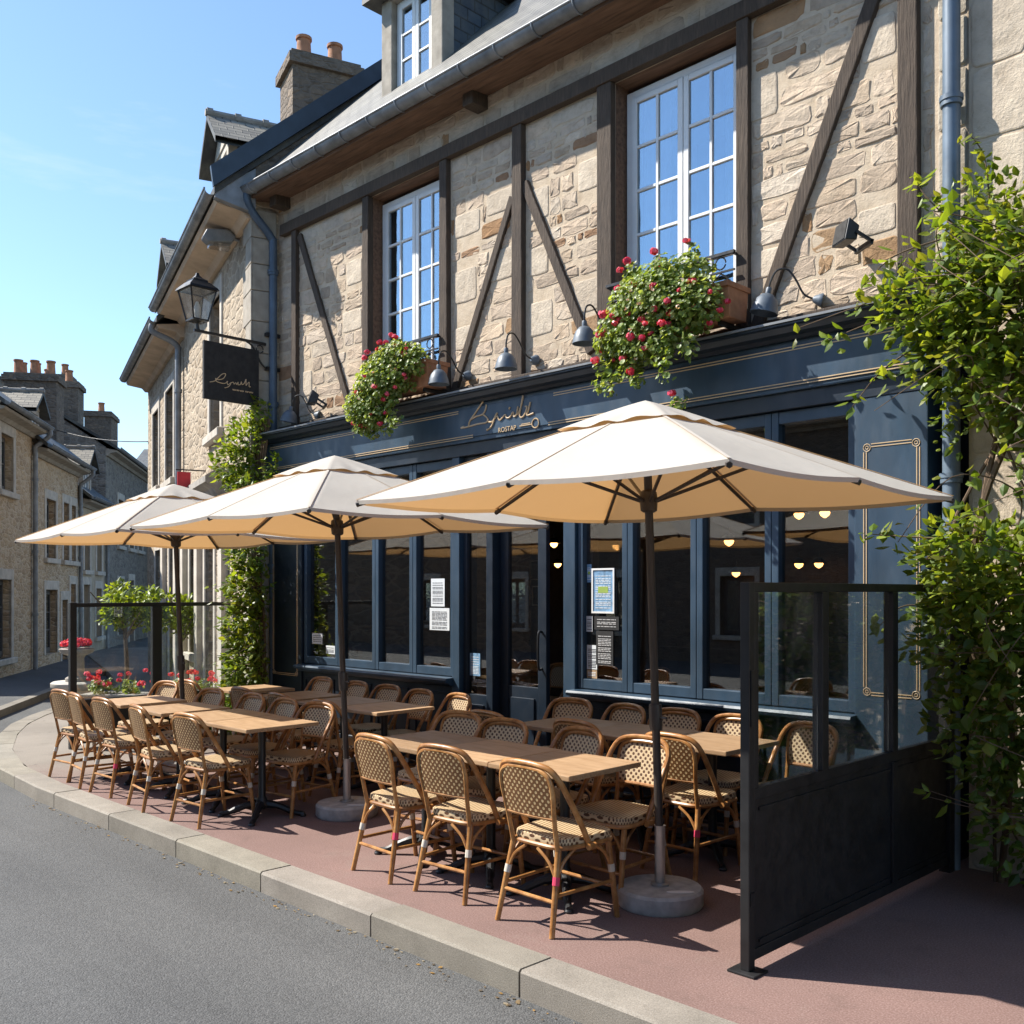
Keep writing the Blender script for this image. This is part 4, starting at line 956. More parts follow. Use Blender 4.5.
# ================================================================== chairs
def make_chair():
    t = thing('bistro_chair', 'x', 'chair', (0,0,0), 0, 'woven rattan bistro chairs on the terrace')
    CA = M['rattan_cane']
    # seat: rounded trapezoid slab
    m_ = MB(); out = []
    N = 40
    for k in range(N):
        a = 2*PI*k/N; c, s_ = math.cos(a), math.sin(a); e = 0.42
        x = math.copysign(abs(c)**e, c); y = math.copysign(abs(s_)**e, s_)
        hw = 0.205 + 0.02*y
        out.append((x*hw, 0.015+y*0.20))
    rings = [(0.93,0.425),(0.985,0.43),(1.0,0.445),(0.985,0.462),(0.94,0.468),(0.5,0.463)]
    base = 0
    for (sc, z) in rings:
        for (x, y) in out: m_.v.append((x*sc, 0.015+(y-0.015)*sc, z))
    def uvp(i): x, y = m_.v[i][0], m_.v[i][1]; return (x*1.0+y*0.25, y)
    for r in range(len(rings)-1):
        for k in range(N):
            k2 = (k+1) % N; q = [r*N+k, r*N+k2, (r+1)*N+k2, (r+1)*N+k]
            if r < 3:
                u = [(k/N*1.5, m_.v[q[0]][2]),((k+1)/N*1.5, m_.v[q[1]][2]),((k+1)/N*1.5, m_.v[q[2]][2]),(k/N*1.5, m_.v[q[3]][2])]
                m_.face(q, 1, None, u)
            else: m_.face(q, 0, None, [uvp(i) for i in q])
    q = [(len(rings)-1)*N+k for k in range(N)]; m_.face(q, 0, None, [uvp(i) for i in q])
    m_.face(list(range(N))[::-1], 1, None, [(0,0)]*N)
    m_.build('seat', [M['weave_seat'], M['weave_front']], t, smooth=True)
    m_ = MB(); m_.tube([(x*0.985,0.015+(y-.015)*.985,0.418) for (x,y) in out], 0.013, 8, closed=True); m_.build('seat_rail', CA, t, smooth=True)
    # outer hoop, from the sides of the seat up and back
    hp = [(-0.212,-0.005,0.415),(-0.212,-0.06,0.52),(-0.212,-0.15,0.66),(-0.205,-0.215,0.76),(-0.165,-0.245,0.818),(-0.09,-0.262,0.838),(0,-0.266,0.842)]
    hp = hp + [(-x,y,z) for (x,y,z) in hp[:-1]][::-1]
    m_ = MB(); m_.tube(spline(hp, 5), 0.0155, 9)
    for s_ in (-1,1): m_.tube([(s_*0.228,-0.03,0.415),(s_*0.228,0.02,0.415)], [0.018,0.018], 9)
    m_.build('back_hoop', CA, t, smooth=True)
    # inner frame: uprights and arch
    def by(z): return -0.185 - (z-0.42)*0.20
    ip = [(-0.158,by(.40),0.40),(-0.165,by(.56),0.56),(-0.180,by(.70),0.70),(-0.168,by(.775),0.775),(-0.12,by(.81),0.808),(-0.05,by(.815),0.817),(0,by(.815),0.818)]
    ip = ip + [(-x,y,z) for (x,y,z) in ip[:-1]][::-1]
    fullip = spline(ip, 5)
    m_ = MB(); m_.tube(fullip, 0.0125, 8); m_.tube([(-0.165,by(.57),.57),(0,by(.57)-.012,.57),(0.165,by(.57),.57)], 0.011, 8)
    m_.build('back_frame', CA, t, smooth=True)
    # woven panel
    m_ = MB(); nx, nz = 14, 10; grid = {}
    def halfw(z):
        if z < 0.70: return 0.165+(z-0.56)/0.14*0.015
        if z < 0.775: return 0.180-(z-0.70)/0.075*0.012
        return 0.168-((z-0.775)/0.04)**1.5*0.06
    for side_, yo in ((0,0.005),(1,-0.005)):
        for i in range(nx+1):
            for j in range(nz+1):
                z = 0.575+(0.812-0.575)*j/nz; x = (i/nx*2-1)*(halfw(z)-0.006)
                bow = -0.014*(1-(x/0.17)**2)
                grid[(side_,i,j)] = len(m_.v); m_.v.append((x, by(z)+yo+bow, z))
        for i in range(nx):
            for j in range(nz):
                q = [grid[(side_,i,j)],grid[(side_,i+1,j)],grid[(side_,i+1,j+1)],grid[(side_,i,j+1)]]
                m_.face(q if side_ else q[::-1], side_, None, [(m_.v[k][0]+.3,m_.v[k][2]) for k in (q if side_ else q[::-1])])
    m_.build('backrest', [M['weave_front'], M['weave_back']], t, smooth=True, recalc=False)
    # legs with cloth bindings
    tops = [(-0.158,-0.175,0.42,-0.195,-0.262),(0.158,-0.175,0.42,0.195,-0.262),(-0.19,0.165,0.42,-0.205,0.222),(0.19,0.165,0.42,0.205,0.222)]
    def lat(L, z):
        k = (L[2]-z)/L[2]; return (L[0]+(L[3]-L[0])*k, L[1]+(L[4]-L[1])*k, z)
    for i, L in enumerate(tops):
        m_ = MB(); m_.tube([lat(L,.42),lat(L,.30),lat(L,.15),lat(L,0.0)], [0.0165,0.0165,0.0155,0.0145], 9)
        lg = m_.build('leg', CA, t, smooth=True)
        m_ = MB(); m_.tube([lat(L,.285),lat(L,.245)], 0.0185, 9)
        m_.build('binding', M['white_tape'], lg, smooth=True)
    zs = 0.165
    for (i, j) in ((0,1),(2,3),(0,2),(1,3)):
        m_ = MB(); dz = 0.0 if (i, j) in ((0,1),(2,3)) else 0.03
        a = lat(tops[i], zs+dz); b = lat(tops[j], zs+dz); m_.tube([a,b], 0.0105, 8); m_.build('stretcher', CA, t, smooth=True)
        a = Vector(lat(tops[i],.265)); b = Vector(lat(tops[j],.265)); up = Vector((0,0,1))
        for (p, q) in ((a,b),(b,a)):
            m_ = MB(); d = (q-p); L_ = d.length; d.normalize()
            m_.tube(spline([p, p+d*0.05+up*0.085, p+d*min(0.13,L_*.4)+up*0.142], 5), 0.0085, 7)
            m_.build('brace', CA, t, smooth=True)
    return t
chair0 = make_chair(); cu = [False]
def chair(x, y, rot, label, sc=1.0):
    a = rad(rot) + R.uniform(-0.09,0.09); x += R.uniform(-.015,.015); y += R.uniform(-.02,.02)
    if not cu[0]:
        c = chair0; cu[0] = True; c.location = (x,y,0); c.rotation_euler = (0,0,a); c['label'] = label
    else: c = dup(chair0, (x,y,0), a, label)
    c.scale = (sc,sc,sc)
    ALLCH.append(c); return c
ALLCH = []
ORD = ['nearest','second','third','fourth','fifth','sixth']
# front right cluster (kerb side chairs face the cafe)
lab = ['rattan chair nearest the camera, its back to the kerb by the bare round umbrella base','middle rattan chair of the three with backs to the kerb at the front right tables','left rattan chair of the three with backs to the kerb at the front right tables']
for (x, y, r_), l in zip(((-3.47,3.83,4),(-4.17,3.84,3),(-4.73,3.83,-4)), lab): chair(x, y, r_, l)
lab = ['rattan chair facing the street directly behind the nearest umbrella pole','second rattan chair facing the street on the far side of the front right tables','third rattan chair facing the street on the far side of the front right tables','leftmost rattan chair facing the street on the far side of the front right tables']
for (x, y, r_), l in zip(((-3.56,4.42,183),(-4.08,4.40,178),(-4.66,4.40,182),(-5.2,4.46,186)), lab): chair(x, y, r_, l)
lab = ['rattan chair facing the cafe at the back right table, just right of the umbrella pole','rattan chair facing the cafe, half hidden in the middle of the back right tables','rattan chair seen from behind at the left end of the back right tables']
for (x, y, r_), l in zip(((-3.52,5.12,2),(-4.35,5.18,-3),(-5.12,5.10,3)), lab): chair(x, y, r_, l)
lab = ['rattan chair under the shop window seen through the glass of the black screen','second rattan chair from the black screen in the row under the right shop windows','middle rattan chair of the row under the right shop windows','fourth rattan chair from the black screen in the row under the right shop windows','rattan chair beside the doorway at the end of the row under the right windows']
for (x, y, r_), l in zip(((-3.18,5.68,178),(-3.72,5.68,183),(-4.20,5.68,180),(-4.70,5.67,177),(-5.20,5.66,184)), lab): chair(x, y, r_, l)
# left cluster
lab = ['rattan chair at the right end of the kerb side row beneath the middle umbrella','second rattan chair from the right in the kerb side row under the left umbrellas','third rattan chair from the right in the kerb side row under the left umbrellas','fourth rattan chair from the right in the kerb side row, packed close to the last','leftmost rattan chair of all, at the far end of the kerb side row']
for (x, y, r_), l in zip(((-6.80,3.66,0),(-7.50,3.64,-3),(-8.28,3.63,2),(-8.80,3.63,-3),(-9.24,3.66,4)), lab): chair(x, y, r_, l, 0.96)
lab = ['rattan chair facing the street right beside the middle umbrella base','second rattan chair facing the street at the left front tables','third rattan chair facing the street at the left front tables','rattan chair facing the street just right of the far left umbrella pole','rattan chair facing the street left of the far left umbrella pole']
for (x, y, r_), l in zip(((-6.62,4.24,186),(-7.12,4.22,178),(-7.66,4.24,183),(-8.30,4.20,180),(-9.3,4.25,184)), lab): chair(x, y, r_, l, 0.96)
lab = ['rattan chair seen from behind at the right end of the left window tables','second rattan chair seen from behind at the left window tables','third rattan chair seen from behind at the left window tables','rattan chair seen from behind nearest the left glass screen']
for (x, y, r_), l in zip(((-6.82,4.86,2),(-7.55,4.90,-4),(-8.25,4.92,3),(-9.35,4.95,0)), lab): chair(x, y, r_, l, 0.96)
lab = ['rattan chair by the sidelight at the right end of the left window row','second rattan chair from the doorway in the row under the left shop windows','third rattan chair from the doorway in the row under the left shop windows','fourth rattan chair from the doorway in the row under the left shop windows','fifth rattan chair from the doorway, beside the small climber in the left window row']
for (x, y, r_), l in zip(((-6.42,5.50,172),(-6.92,5.52,172),(-7.46,5.56,180),(-8.0,5.58,182),(-8.62,5.6,180)), lab): chair(x, y, r_, l, 0.96)

for k in (0,2,7,11,17):
    b = [o for o in ALLCH[k].children if o.name.startswith('leg')][1].children[0]
    b.material_slots[0].link = 'OBJECT'; b.material_slots[0].material = M['pink_tape']
# ================================================================== tables
def make_table():
    t = thing('terrace_table', 'x', 'table', (0,0,0), 0, 'oak topped terrace tables')
    m_ = MB(); m_.box(-0.30,0.30,-0.31,0.31,0.715,0.745); m_.build('table_top', M['table_oak'], t, bevel=0.006)
    m_ = MB(); m_.lathe([(0.075,0.715),(0.075,0.705),(0.032,0.69),(0.028,0.60),(0.028,0.16),(0.045,0.12),(0.06,0.09),(0.03,0.06)], n=16)
    m_.box(-.2,.2,-.02,.02,.695,.714); m_.box(-.02,.02,-.2,.2,.694,.713)
    m_.build('column', M['black_iron'], t, smooth=True)
    m_ = MB()
    for k in range(4):
        a = PI/4 + k*PI/2; c, s_ = math.cos(a), math.sin(a)
        m_.tube(spline([(0.02*c,0.02*s_,0.10),(0.12*c,0.12*s_,0.085),(0.24*c,0.24*s_,0.035),(0.32*c,0.32*s_,0.022)],4), [0.032]*4+[0.026]*4+[0.02]*4+[0.016], 8)
        m_.lathe([(0.024,0),(0.026,0.01),(0.02,0.02)], (0.31*c,0.31*s_,0.0), 10)
    m_.build('base', M['black_iron'], t, smooth=True)
    return t
tab0 = make_table(); tu = [False]
def table(x, y, rot, label, sc=1.0):
    if not tu[0]:
        c = tab0; tu[0] = True; c.location = (x,y,0); c.rotation_euler = (0,0,rad(rot)); c['label'] = label
    else: c = dup(tab0, (x,y,0), rad(rot), label)
    c.scale = (1,1,sc); return c
for (x, y, sc, l) in ((-3.70,4.12,1.0,'oak topped table at the near end of the front right run, beside the umbrella pole'),(-4.305,4.125,1.002,'middle oak topped table of the front right run'),(-4.91,4.12,.999,'left oak topped table of the front right run of three'),
    (-3.56,5.38,1.0,'oak topped table behind the black screen below the right shop windows'),(-4.165,5.385,1.002,'middle oak topped table of the back right run below the windows'),(-4.77,5.38,.999,'oak topped table at the doorway end of the back right run'),
    (-6.62,3.94,.96,'oak topped table at the right end of the kerb side left run'),(-7.225,3.95,.962,'second oak topped table from the right in the kerb side left run'),(-7.95,3.94,.959,'third oak topped table from the right in the kerb side left run'),(-8.75,3.95,.961,'last oak topped table of the kerb side left run, farthest left'),
    (-6.75,5.20,.96,'oak topped table nearest the doorway under the left shop windows'),(-7.355,5.205,.962,'second oak topped table from the doorway under the left shop windows'),(-8.10,5.22,.96,'third oak topped table from the doorway under the left shop windows'),(-9.0,5.25,.961,'far oak topped table next to the left glass screen')):
    table(x, y, R.uniform(-1,1), l, sc)

# ================================================================== umbrellas
def make_umbrella():
    t = thing('terrace_umbrella', 'x', 'umbrella', (0,0,0), 0, 'square cream terrace umbrellas')
    H, E, A, BB = 2.70, 2.205, 1.20, 0.885
    m_ = MB(); m_.lathe([(0.225,0.0),(0.235,0.015),(0.235,0.085),(0.222,0.10),(0.06,0.104)], n=36); bs = m_.build('base', M['concrete'], t, smooth=True)
    m_ = MB(); m_.prism([(.15+.075*math.cos(k*PI/8)*.707+.022*math.sin(k*PI/8)*.707,-.02+.075*math.cos(k*PI/8)*.707-.022*math.sin(k*PI/8)*.707) for k in range(16)], 'z', .1008, .1035); m_.build('base_marking', M['white_paint'], bs)
    m_ = MB(); m_.lathe([(0.05,0.10),(0.05,0.115),(0.029,0.12),(0.029,0.42),(0.031,0.43)], n=18); m_.build('sleeve', M['steel'], t, smooth=True)
    m_ = MB(); m_.lathe([(0.0225,0.30),(0.0225,2.66),(0.03,2.67),(0.03,2.70)], n=16)
    m_.lathe([(0.034,0.95),(0.036,0.97),(0.036,1.07),(0.034,1.09)], n=12); m_.tube([(0.03,0,1.02),(0.075,0,1.02)], 0.008, 8)
    m_.build('pole', M['umbrella_pole'], t, smooth=True)
    m_ = MB(); m_.lathe([(0.03,2.13),(0.045,2.14),(0.05,2.20),(0.045,2.24),(0.03,2.25)], n=16); m_.build('runner', M['umbrella_pole'], t, smooth=True)
    tips = [(A,A),(A,0),(A,-A),(0,-A),(-A,-A),(-A,0),(-A,A),(0,A)]
    def crown(x, y):
        """canopy height: straight ribs, slack cloth between them"""
        a = max(abs(x),abs(y))/A
        if a < 1e-6: return H
        b = min(abs(x),abs(y))/A
        r = b/a
        ez = E + 0.015*(1-r)
        sag = 0.020*a*math.sin(PI*r)*(0.3+0.7*a)
        return H + (ez-H)*a**1.06 - sag
    for (x, y) in tips:
        pts = [(x*k/8, y*BB*k/8, crown(x*k/8,y*k/8)-0.024) for k in range(9)]
        m_ = MB(); m_.tube(pts, [0.011]*8+[0.009], 6); m_.tube([Vector(pts[-2]).lerp(Vector(pts[-1]),.75),pts[-1]], 0.014, 6); m_.build('rib', M['umbrella_pole'], t, smooth=True)
        k = 0.47 if abs(x) == abs(y) else 0.56
        m_ = MB(); e = Vector((x*k,y*BB*k,crown(x*k,y*k)-0.032)); s0 = Vector((x,y*BB,0)).normalized()*0.04+Vector((0,0,2.19))
        m_.tube([s0,e], 0.0095, 6); m_.build('strut', M['umbrella_pole'], t, smooth=True)
    m_ = MB(); n = 40; g = {}
    for i in range(n+1):
        for j in range(n+1):
            x = (i/n*2-1)*A; y = (j/n*2-1)*A; g[(i,j)] = len(m_.v); m_.v.append((x,y*BB,crown(x,y)))
    for i in range(n):
        for j in range(n):
            if (i < n/2) == (j < n/2): m_.face([g[(i,j)],g[(i+1,j)],g[(i+1,j+1)]]); m_.face([g[(i,j)],g[(i+1,j+1)],g[(i,j+1)]])
            else: m_.face([g[(i,j)],g[(i+1,j)],g[(i,j+1)]]); m_.face([g[(i+1,j)],g[(i+1,j+1)],g[(i,j+1)]])
    for (x, y) in tips:
        d = Vector((x,y*BB,0)).normalized(); nn = Vector((-d.y,d.x,0))*0.009
        for k in range(3, 20):
            a_, b_ = k/20, (k+1)/20
            p = Vector((x*a_,y*BB*a_,crown(x*a_,y*a_)+.004)); q = Vector((x*b_,y*BB*b_,crown(x*b_,y*b_)+.004))
            m_.poly([p-nn,p+nn,q+nn,q-nn])
    # turned-down hem
    ring = [g[(i,0)] for i in range(n)]+[g[(n,j)] for j in range(n)]+[g[(i,n)] for i in range(n,0,-1)]+[g[(0,j)] for j in range(n,0,-1)]
    b0 = len(m_.v)
    for q in ring:
        v = m_.v[q]; m_.v.append((v[0]*0.998, v[1]*0.998, v[2]-0.022))
    for k in range(len(ring)):
        k2 = (k+1) % len(ring); m_.face([ring[k], ring[k2], b0+k2, b0+k])
    m_.build('canopy', M['canvas'], t, smooth=True, recalc=False)
    # vent cap with scalloped flounce
    m_ = MB(); V = 0.36; n = 24; g = {}
    for i in range(n+1):
        for j in range(n+1):
            x = (i/n*2-1)*V; y = (j/n*2-1)*V; a = max(abs(x),abs(y))/V
            wob = 0.010*math.sin(11*math.atan2(y,x)+1)*a**3
            z = crown(x,y)+0.034-0.016*a**2 + wob*0.8
            g[(i,j)] = len(m_.v); m_.v.append((x,y*BB,z))
    for i in range(n):
        for j in range(n):
            if (i < n/2) == (j < n/2): m_.face([g[(i,j)],g[(i+1,j)],g[(i+1,j+1)]]); m_.face([g[(i,j)],g[(i+1,j+1)],g[(i,j+1)]])
            else: m_.face([g[(i,j)],g[(i+1,j)],g[(i,j+1)]]); m_.face([g[(i+1,j)],g[(i+1,j+1)],g[(i,j+1)]])
    m_.build('vent_cap', M['canvas'], t, smooth=True, recalc=False)
    return t
um = make_umbrella()
for o in um.children:
    if o.name.split('.')[0] not in ('base','sleeve'):
        for v in o.data.vertices:
            k = max(0.0, v.co.z-0.3); v.co.y -= 0.040*k; v.co.x -= 0.010*k
um.location = (-3.225,4.365,0); um['label'] = 'nearest square cream umbrella, its concrete base in plain view on the right'
um.rotation_euler = (0,0,rad(-0.5))
for (x, y, l, rz) in ((-6.20,4.42,'middle square cream umbrella of the three, in front of the left shop windows',0.6),(-8.93,4.47,'farthest square cream umbrella of the three, at the left end of the terrace',-0.8)):
    dup(um, (x,y,0), rad(rz), l)

# ================================================================== glass screens
sc_ = thing('terrace_screen', 'tall black screen with three glass panes above a solid panel beside the big climber', 'screen', (-2.37,3.86,0), 0, 'black framed terrace screens')
X = -2.37
m_ = MB()
m_.box(X-.023,X+.023,3.835,3.885,0.012,1.745); m_.box(X-.07,X+.07,3.80,3.92,0.0,0.012)
m_.box(X-.02,X+.02,3.886,6.12,1.70,1.744); m_.box(X-.02,X+.02,3.886,6.12,0.765,0.82); m_.box(X-.02,X+.02,3.886,6.12,0.05,0.10)
for y in (4.50,5.30): m_.box(X-.028,X+.028,y,y+.065,0.82,1.70)
m_.box(X-.028,X+.028,5.30,5.365,0.1,.765); m_.box(X-.035,X+.035,6.08,6.15,0.0,1.744)
m_.box(X-.021,X+.021,3.886,3.92,.82,1.70)
m_.build('frame', M['screen_black'], sc_, world=True, bevel=0.004)
m_ = MB(); m_.box(X-.012,X+.012,3.886,6.08,0.1,0.765)
for (a, b) in ((3.93,5.29),(5.38,6.06)):
    m_.box(X+.012,X+.02,a,b,0.12,.135); m_.box(X+.012,X+.02,a,b,0.715,.73)
m_.build('solid_panel', M['screen_black'], sc_, world=True)
for (a, b) in ((3.921,4.499),(4.566,5.299),(5.366,6.079)):
    m_ = MB(); m_.box(X-.003,X+.003,a,b,.821,1.699); m_.build('glass_pane', M['screen_mirror'], sc_, world=True)
for (z0, z1) in ((.30,.36),(1.1,1.35)):
    m_ = MB(); m_.box(X+.0231,X+.029,3.845,3.873,z0,z1); m_.build('hinge_plate', M['black_iron'], sc_, world=True)
X = -10.9
sl_ = thing('terrace_screen', 'low black framed glass screen at the left end of the terrace before the flower boxes', 'screen', (X,4.17,0), 0, 'black framed terrace screens')
m_ = MB()
m_.box(X-.03,X+.03,4.14,4.21,0,1.585); m_.box(X-.025,X+.025,4.211,6.15,1.535,1.58); m_.box(X-.025,X+.025,4.211,6.15,.47,.53); m_.box(X-.025,X+.025,4.211,6.15,.05,.1)
m_.box(X-.032,X+.032,5.06,5.17,0.53,1.535); m_.box(X-.03,X+.03,6.1,6.17,0,.47); m_.box(X-.03,X+.03,6.1,6.17,.53,1.535)
m_.build('frame', M['screen_black'], sl_, world=True, bevel=0.004)
m_ = MB(); m_.box(X-.012,X+.012,4.211,6.1,.1,.47); m_.build('solid_panel', M['screen_black'], sl_, world=True)
for (a, b) in ((4.211,5.059),(5.171,6.099)):
    m_ = MB(); m_.box(X-.003,X+.003,a,b,.531,1.534); m_.build('glass_pane', M['screen_glass'], sl_, world=True)

# ================================================================== foliage
LEAFC = [(0.20,0.22,0.04),(0.165,0.235,0.03),(0.125,0.195,0.026),(0.205,0.275,0.034),(0.095,0.155,0.024),(0.26,0.32,0.045)]
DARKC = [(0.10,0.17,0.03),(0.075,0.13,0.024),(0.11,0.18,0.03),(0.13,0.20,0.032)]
def leaf(mb, p, d, up, L, W, col, droop=0.25):
    d = d.normalized(); s_ = d.cross(up)
    if s_.length < 1e-4: s_ = d.orthogonal()
    s_.normalize(); n = s_.cross(d).normalized()
    q1 = p + d*L*0.33 + s_*W*0.5 - n*0.18*W; q2 = p + d*L*0.68 + s_*W*0.36 - n*(0.16*W+droop*L*0.2)
    r1 = p + d*L*0.33 - s_*W*0.5 - n*0.18*W; r2 = p + d*L*0.68 - s_*W*0.36 - n*(0.16*W+droop*L*0.2)
    tp = p + d*L - n*droop*L*0.5; m1 = p + d*L*0.33; m2 = p + d*L*0.68 - n*droop*L*0.18
    b = len(mb.v); mb.v += [tuple(v) for v in (p,q1,q2,tp,r2,r1,m1,m2)]
    for f in ((0,1,6),(1,2,7,6),(2,3,7),(0,6,5),(5,6,7,4),(4,7,3)): mb.face([b+i for i in f], 0, col)
def rv(): return Vector((R.gauss(0,1),R.gauss(0,1),R.gauss(0,1)))
def blob(mb, c, r, n, size, cols, out=(0,-0.6,0.3), shell=0.55, wr=0.62):
    c = Vector(c); o = Vector(out)
    for k in range(n):
        u = rv().normalized(); rr = (shell + (1-shell)*R.random()) if R.random() < 0.8 else R.random()
        p = c + Vector((u.x*r[0],u.y*r[1],u.z*r[2]))*rr
        d = (u*0.6 + o + rv()*0.55 + Vector((0,0,-0.35)))
        L = size*R.uniform(0.6,1.25); col = R.choice(cols); k_ = R.uniform(0.75,1.2)
        leaf(mb, p, d, (rv()*0.5+Vector((0,-0.3,1))).normalized(), L, L*wr*R.uniform(.8,1.1), tuple(v*k_ for v in col))
def vine(ms, ml, pts, r, nleaf, size, cols, spread=0.08):
    sp = spline(pts, 6); ms.tube(sp, [r*(1-0.7*i/len(sp)) for i in range(len(sp))], 6)
    for k in range(nleaf):
        t = R.random(); i = min(int(t*(len(sp)-1)), len(sp)-2); p = sp[i].lerp(sp[i+1], R.random()) + rv()*spread*0.4
        L = size*R.uniform(.6,1.2); k_ = R.uniform(.8,1.2); col = R.choice(cols)
        leaf(ml, p, rv()*0.7+Vector((0,-0.5,-0.2)), Vector((0,-.3,1)), L, L*.6, tuple(v*k_ for v in col))
ivy = thing('climbing_plant', 'large leafy climber covering the wall and drainpipe at the right edge', 'climber', (-1.9,6.0,0), 0, 'climbers on the cafe wall')
ml, ms = MB(), MB()
B = [((-2.15,6.02,3.92),(0.30,0.20,0.26),260,.085),((-1.9,5.95,3.65),(0.42,0.26,0.34),520,.09),((-2.35,5.86,3.40),(0.36,0.28,0.26),430,.09),((-1.75,5.9,3.3),(0.5,0.3,0.4),600,.095),
     ((-2.2,5.85,3.1),(0.36,0.28,0.30),420,.095),((-1.85,5.9,2.85),(0.34,0.26,0.3),330,.095),((-1.65,5.95,2.45),(0.28,0.22,0.4),260,.095),((-2.28,5.95,2.72),(0.12,0.14,0.22),50,.09),
     ((-2.15,5.85,1.92),(0.36,0.28,0.26),460,.095),((-1.85,5.75,1.75),(0.5,0.34,0.32),620,.10),((-2.1,5.75,1.45),(0.42,0.34,0.36),560,.105),((-1.7,5.7,1.2),(0.5,0.38,0.45),600,.11),
     ((-1.98,5.72,0.95),(0.38,0.34,0.42),420,.11),((-1.75,5.7,0.55),(0.42,0.36,0.45),380,.11),((-1.3,5.75,0.9),(0.6,0.36,0.9),700,.11),((-1.2,5.9,2.6),(0.6,0.28,1.3),800,.10),((-0.4,5.9,2.2),(0.8,0.3,1.6),800,.11),((-1.2,5.98,4.0),(0.5,0.2,0.5),200,.09)]
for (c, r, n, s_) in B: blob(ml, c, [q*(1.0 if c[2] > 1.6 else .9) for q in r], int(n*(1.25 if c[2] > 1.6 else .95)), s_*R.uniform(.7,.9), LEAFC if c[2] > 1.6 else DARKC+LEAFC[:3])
for k in range(48):
    x = R.uniform(-2.25,-0.9); z = R.uniform(0.3,3.6)
    vine(ms, ml, [(x,6.1,z-.3),(x+R.uniform(-.2,.2),5.9,z),(x+R.uniform(-.4,.3),5.6-R.uniform(0,.2),z+R.uniform(-.1,.3)),(x+R.uniform(-.5,.3),5.5-R.uniform(0,.2),z+R.uniform(-.3,.2))], .006, 16, .095, LEAFC)
for pts in ([(-2.2,6.0,3.5),(-2.5,5.95,3.55),(-2.85,5.93,3.5),(-3.25,5.92,3.44)],[(-2.3,5.9,3.3),(-2.65,5.85,3.36),(-3.0,5.85,3.30)],[(-2.4,5.9,3.2),(-2.65,5.84,3.05),(-2.85,5.85,2.85)],[(-2.3,5.95,3.8),(-2.6,5.9,3.75),(-2.8,5.88,3.6)],[(-2.1,6.05,4.0),(-2.12,6.02,4.25),(-2.2,6.0,4.4)],[(-2.3,6.05,3.9),(-2.45,6.0,4.1),(-2.5,6.0,4.2)],
    [(-2.2,5.8,2.0),(-2.5,5.72,2.03),(-2.68,5.7,2.05)],[(-2.2,5.8,1.6),(-2.45,5.7,1.62),(-2.6,5.7,1.5)]):
    vine(ms, ml, pts, .006, 26, .09, LEAFC)
for k in range(9):
    x = -2.15+R.uniform(0,1.0)
    ms.tube(spline([(x,6.1,0),(x+R.uniform(-.15,.15),6.08,1.0),(x+R.uniform(-.3,.2),6.05,2.0),(x+R.uniform(-.3,.3),6.1,3.0),(x+R.uniform(-.4,.3),6.1,3.8)],6), R.uniform(.008,.02), 7)
ml.build('foliage', M['leaf'], ivy, world=True, recalc=False); ms.build('stem', M['stem_brown'], ivy, world=True, smooth=True)
iv2 = thing('climbing_plant', 'narrow leafy climber at the left end of the shopfront below the hanging sign', 'climber', (-10.2,6.1,0), 0, 'climbers on the cafe wall')
ml, ms = MB(), MB()
for (c, r, n, s_) in (((-10.12,6.0,3.75),(.16,.14,.24),90,.085),((-10.3,5.9,3.5),(.3,.2,.26),230,.085),((-10.45,5.85,3.2),(.36,.22,.28),320,.09),((-10.25,5.9,2.9),(.3,.2,.26),260,.09),((-10.25,5.9,2.2),(.34,.22,.36),380,.09),((-10.2,5.9,1.75),(.34,.24,.34),380,.095),((-10.25,5.85,1.3),(.34,.24,.36),380,.095),((-10.2,5.85,.85),(.34,.25,.38),380,.095),((-10.3,5.82,.45),(.38,.3,.3),320,.095),((-10.55,5.75,.25),(.4,.34,.22),260,.09),((-9.85,6.0,3.1),(.14,.12,.2),60,.08)):
    blob(ml, c, r, int(n*1.4), s_*.88, LEAFC)
for k in range(14):
    z = R.uniform(.3,3.4); x = -10.25
    vine(ms, ml, [(x,6.0,z),(x+R.uniform(-.3,.4),5.75,z+.05),(x+R.uniform(-.5,.6),5.65,z+R.uniform(-.2,.15))], .005, 12, .085, LEAFC)
for k in range(5):
    x = -10.3+k*.05; ms.tube(spline([(x,6.05,0),(x+.05,6.02,1.2),(x-.05,6.0,2.4),(x+.1,6.05,3.7)],6), .012, 7)
ml.build('foliage', M['leaf'], iv2, world=True, recalc=False); ms.build('stem', M['stem_brown'], iv2, world=True, smooth=True)

